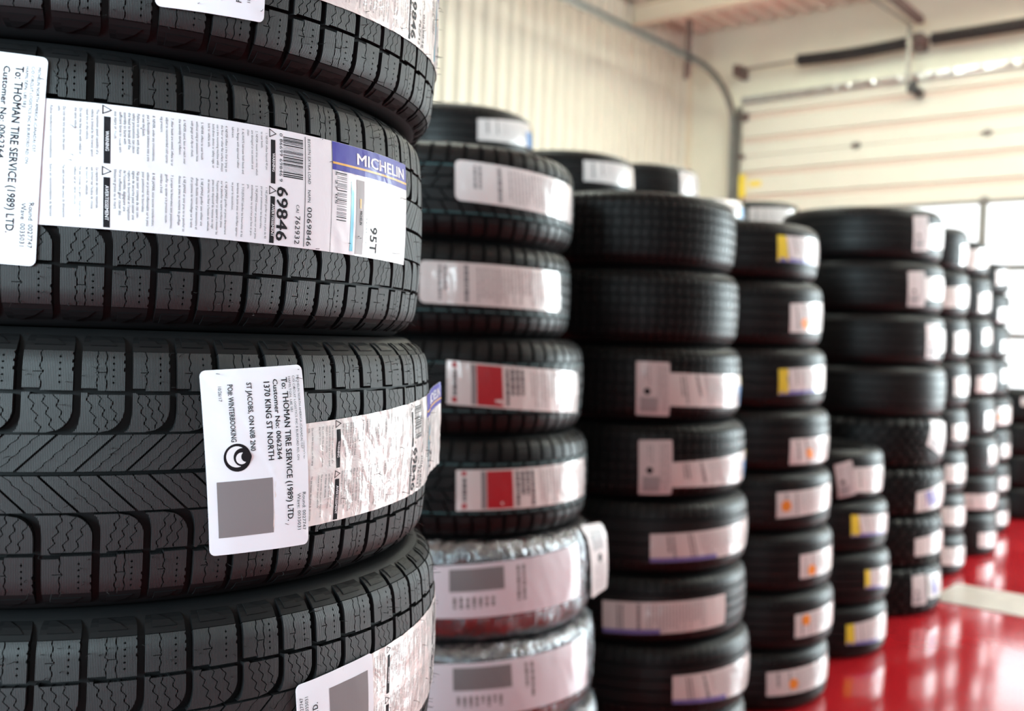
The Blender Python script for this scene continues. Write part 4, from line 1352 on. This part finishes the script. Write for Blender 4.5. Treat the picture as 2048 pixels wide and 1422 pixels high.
KINDS_OF = {
    'S1': ['winter'] * 8,
    'S2': ['allseason'] * 4 + ['wrapped'] * 4,
    'S3': ['grid'] * 4 + ['rib'] * 4,
    'S4': ['rib'] * 8, 'S4b': ['rib'] * 4,
    'S5': ['rib'] * 4 + ['knobby'] * 4,
    'S6': ['rib'] * 8, 'S7': ['rib'] * 8, 'S8': ['rib'] * 8, 'S9': ['rib'] * 4,
    'R1': ['rib'] * 10, 'R2': ['rib'] * 10, 'R3': ['rib'] * 10, 'R4': ['rib'] * 10, 'R5': ['rib'] * 10,
}
GROUP_OF = {
    'S1': 'winter tyres of the nearest stack', 'S2': 'tyres of the second stack', 'S3': 'tyres of the third stack', 'S4': 'tyres of the orange-dotted stack',
    'S4b': 'tyres of the short stack', 'S5': 'tyres of the wide stack', 'S6': 'tyres of the first stack past the wide one', 'S7': 'tyres of the second stack past the wide one',
    'S8': 'tyres of the third stack past the wide one', 'S9': 'tyres of the low stack at the right edge',
    'R1': 'tyres of the rear row', 'R2': 'tyres of the rear row', 'R3': 'tyres of the rear row', 'R4': 'tyres of the rear row', 'R5': 'tyres of the rear row',
}
LABELS = {
    'S1': ['black winter tyre cut off by the top of the picture, nearest stack',
           'black winter tyre with a long bilingual sticker and blue banner, nearest stack',
           'black winter tyre with a full white shipping label, middle of the nearest stack',
           'black winter tyre with a label cut by the lower picture edge, nearest stack',
           'black winter tyre peeping in at the bottom of the nearest stack'] + ['%s winter tyre from the top of the nearest stack, below the picture edge' % o for o in ('sixth', 'seventh', 'eighth')],
    'S2': ['slot-treaded tyre with grey sticker on top of the second stack',
           'slot-treaded tyre with grey sticker, second from the top of the second stack',
           'slot-treaded tyre with red-panelled sticker, upper of two in the second stack',
           'slot-treaded tyre with red-panelled sticker, lower of two in the second stack',
           'tyre in clear crinkled wrap with a tag sticking out, under the red-stickered tyres',
           'tyre in clear crinkled wrap, second of the wrapped tyres',
           'tyre in clear crinkled wrap half cut off at the lower picture edge',
           'wrapped tyre at the foot of the second stack'],
    'S3': ['grid-treaded tyre without sticker on top of the third stack',
           'grid-treaded tyre without sticker, second from the top of the third stack',
           'grid-treaded tyre with shipping tag and blue-ended sticker, upper of two',
           'grid-treaded tyre with shipping tag and blue-ended sticker, lower of two',
           'rib-treaded tyre with blue-lined sticker right under the tagged pair, third stack',
           'rib-treaded tyre with blue-lined sticker set further left, third stack',
           'rib-treaded tyre with blue-lined sticker near the lower picture edge, third stack',
           'rib-treaded tyre at the foot of the third stack'],
    'S4': ['tyre with yellow-edged sticker on top of the orange-dotted stack',
           'tyre with orange dot high on its sticker, between two yellow-edged tyres',
           'tyre with yellow-edged sticker, third in the orange-dotted stack'] +
          ['orange-dotted tyre, %s from the top of its eight-high stack' % o for o in ('fourth', 'fifth', 'sixth', 'seventh')] +
          ['orange-dotted tyre standing on the red floor, foot of its stack'],
    'S4b': ['tyre with tilted tag on top of the short four-high stack', 'tyre with yellow-edged sticker, second in the short four-high stack',
            'tyre with small yellow-edged sticker, third in the short four-high stack', 'tyre with yellow-edged sticker on the floor, short four-high stack'],
    'S5': ['wide black tyre with pale tag on top of the wide stack', 'wide black tyre with pale tag, second from the top of the wide stack',
           'wide black tyre with tag at its right edge, third in the wide stack', 'wide black tyre without sticker in the middle of the wide stack',
           'knobbly wide tyre with tilted white tag, topmost of the four knobbly ones', 'knobbly wide tyre with blue-panelled sticker, second of the four knobbly ones',
           'knobbly wide tyre with plain pale sticker, third of the four knobbly ones', 'knobbly wide tyre with two labels standing on the red floor'],
    'S6': ['%s tyre of the first stack past the wide one' % o for o in ORD],
    'S7': ['%s tyre of the second stack past the wide one' % o for o in ORD],
    'S8': ['%s tyre of the third stack past the wide one, against the bright window' % o for o in ORD],
    'S9': ['%s tyre of the low stack at the right picture edge' % o for o in ORD4],
}
REAR = {'R1': 'black tyre with blue-ended sticker topping the rear stack above the second stack',
        'R2': 'black tyre with grey sticker topping the rear stack right of the second stack',
        'R3': 'black tyre with small sticker topping the rear stack behind the third stack',
        'R4': 'black tyre mostly hidden, topping the rear stack beside the yellow safety strip',
        'R5': 'black tyre with pale sticker topping the rear stack in front of the white door'}
REAR_AT = {'R1': 'behind the second stack', 'R2': 'right of the second stack', 'R3': 'behind the third stack', 'R4': 'beside the yellow safety strip', 'R5': 'in front of the white door'}
for k, t in REAR.items():
    LABELS[k] = [t] + ['%s tyre down in the rear stack %s' % (o, REAR_AT[k]) for o in ('second', 'third', 'fourth', 'fifth', 'sixth', 'seventh', 'eighth', 'ninth', 'tenth')]

for sk, S in STACKS.items():
    for i in range(len(S['c'])):
        turn = random.uniform(0, 2 * PI)
        if sk == 'S1':
            turn = S1_TURN[i]
        o = tyre(KINDS_OF[sk][i], S['c'][i], max(0.0, S['z'][i + 1]), S['z'][i], S['R'], LABELS[sk][i], GROUP_OF[sk], turn)
        TYRES[(sk, i)] = o

for n_, (sk, i, style, q) in enumerate(STICKERS):
    far_sticker(TYRES[(sk, i)], q, style, n_)

# stickers of the nearest stack
def long_q(a0, zt0, zt1, zb0, zb1, span=1.128):
    return [(a0, zt0), (a0 + span, zt1), (a0 + span, zb1), (a0, zb0)]

shipping_label(TYRES[('S1', 0)], [(-0.1510, 0.0312), (-0.4000, 0.0270), (-0.4080, 0.163), (-0.1570, 0.168)], 1.0, 'white shipping label')
tread_sticker(TYRES[('S1', 0)], long_q(-0.190, 0.150, 0.156, 0.0600, 0.0655), 2.0, 'paper_crumpled', 0.0006, 40)
shipping_label(TYRES[('S1', 1)], [(-0.8430, 0.1865), (-0.5840, 0.1832), (-0.5979, 0.0407), (-0.8570, 0.0440)], 3.0, 'white shipping label')
tread_sticker(TYRES[('S1', 1)], [(-0.6546, 0.1547), (0.4756, 0.1582), (0.4736, 0.0666), (-0.6485, 0.0695)], 4.0, 'paper', 0.0004, 25, creases=((0.150, 0.03, 0.240, 0.46, 0.0008, 0.003), (0.240, 0.46, 0.330, 0.70, 0.0005, 0.004), (0.83, 0.02, 0.90, 0.42, 0.0011, 0.004), (0.90, 0.42, 0.86, 0.98, 0.0007, 0.005), (0.78, 0.04, 0.84, 0.20, 0.0008, 0.003), (0.07, 0.55, 0.13, 0.72, 0.0006, 0.004)))
shipping_label(TYRES[('S1', 2)], [(-0.2951, 0.172), (-0.0337, 0.1773), (0.0012, 0.0361), (-0.2591, 0.0364)], 5.0, 'white shipping label', creases=((0.02, 0.03, 0.42, 0.34, -0.0006, 0.003), (0.40, 0.30, 0.62, 0.56, 0.0007, 0.003), (0.62, 0.56, 0.97, 0.95, 0.0008, 0.003), (0.05, 0.22, 0.30, 0.33, -0.0004, 0.0025)))
tread_sticker(TYRES[('S1', 2)], long_q(-0.105, 0.1295, 0.152, 0.0485, 0.062), 6.0, 'paper_crumpled', 0.0011, 45, lift=(0.73, 0.9))
shipping_label(TYRES[('S1', 3)], [(0.2150, 0.002), (-0.0450, 0.003), (-0.0757, 0.1301), (0.1840, 0.1368)], 7.0, 'white shipping label')
tread_sticker(TYRES[('S1', 3)], long_q(0.075, 0.1330, 0.152, 0.0440, 0.064), 8.0, 'paper_crumpled', 0.0008, 40)

# loose tag that sticks out sideways from the first wrapped tyre
t5 = TYRES[('S2', 4)]
lt = Sticker(t5, [(0.30, 0.215), (0.66, 0.205), (0.70, 0.050), (0.42, 0.045)], 'loose_tag', M['paper_tag'], off=0.012, round_=0.008, nv=8, lift=(0.28, 0.3))
mb = MB(); print_rows(lt, mb, 0.2, 0.85, 0.55, 0.95, 0.010, 5, 0.35); mb.build('printed_lines', M['ink_pale'], lt.obj)
mb = MB(); lt.disc(mb, 0.55, 0.48, 0.011, 0.0005, 14); mb.build('round_emblem', M['ink'], lt.obj)
lt.patch('code_area', M['ink_pale'], 0.2, 0.8, 0.08, 0.36, 0.0004, 4, 4)

for o in TYRES.values():
    del o['_dims']
    del o['_road']
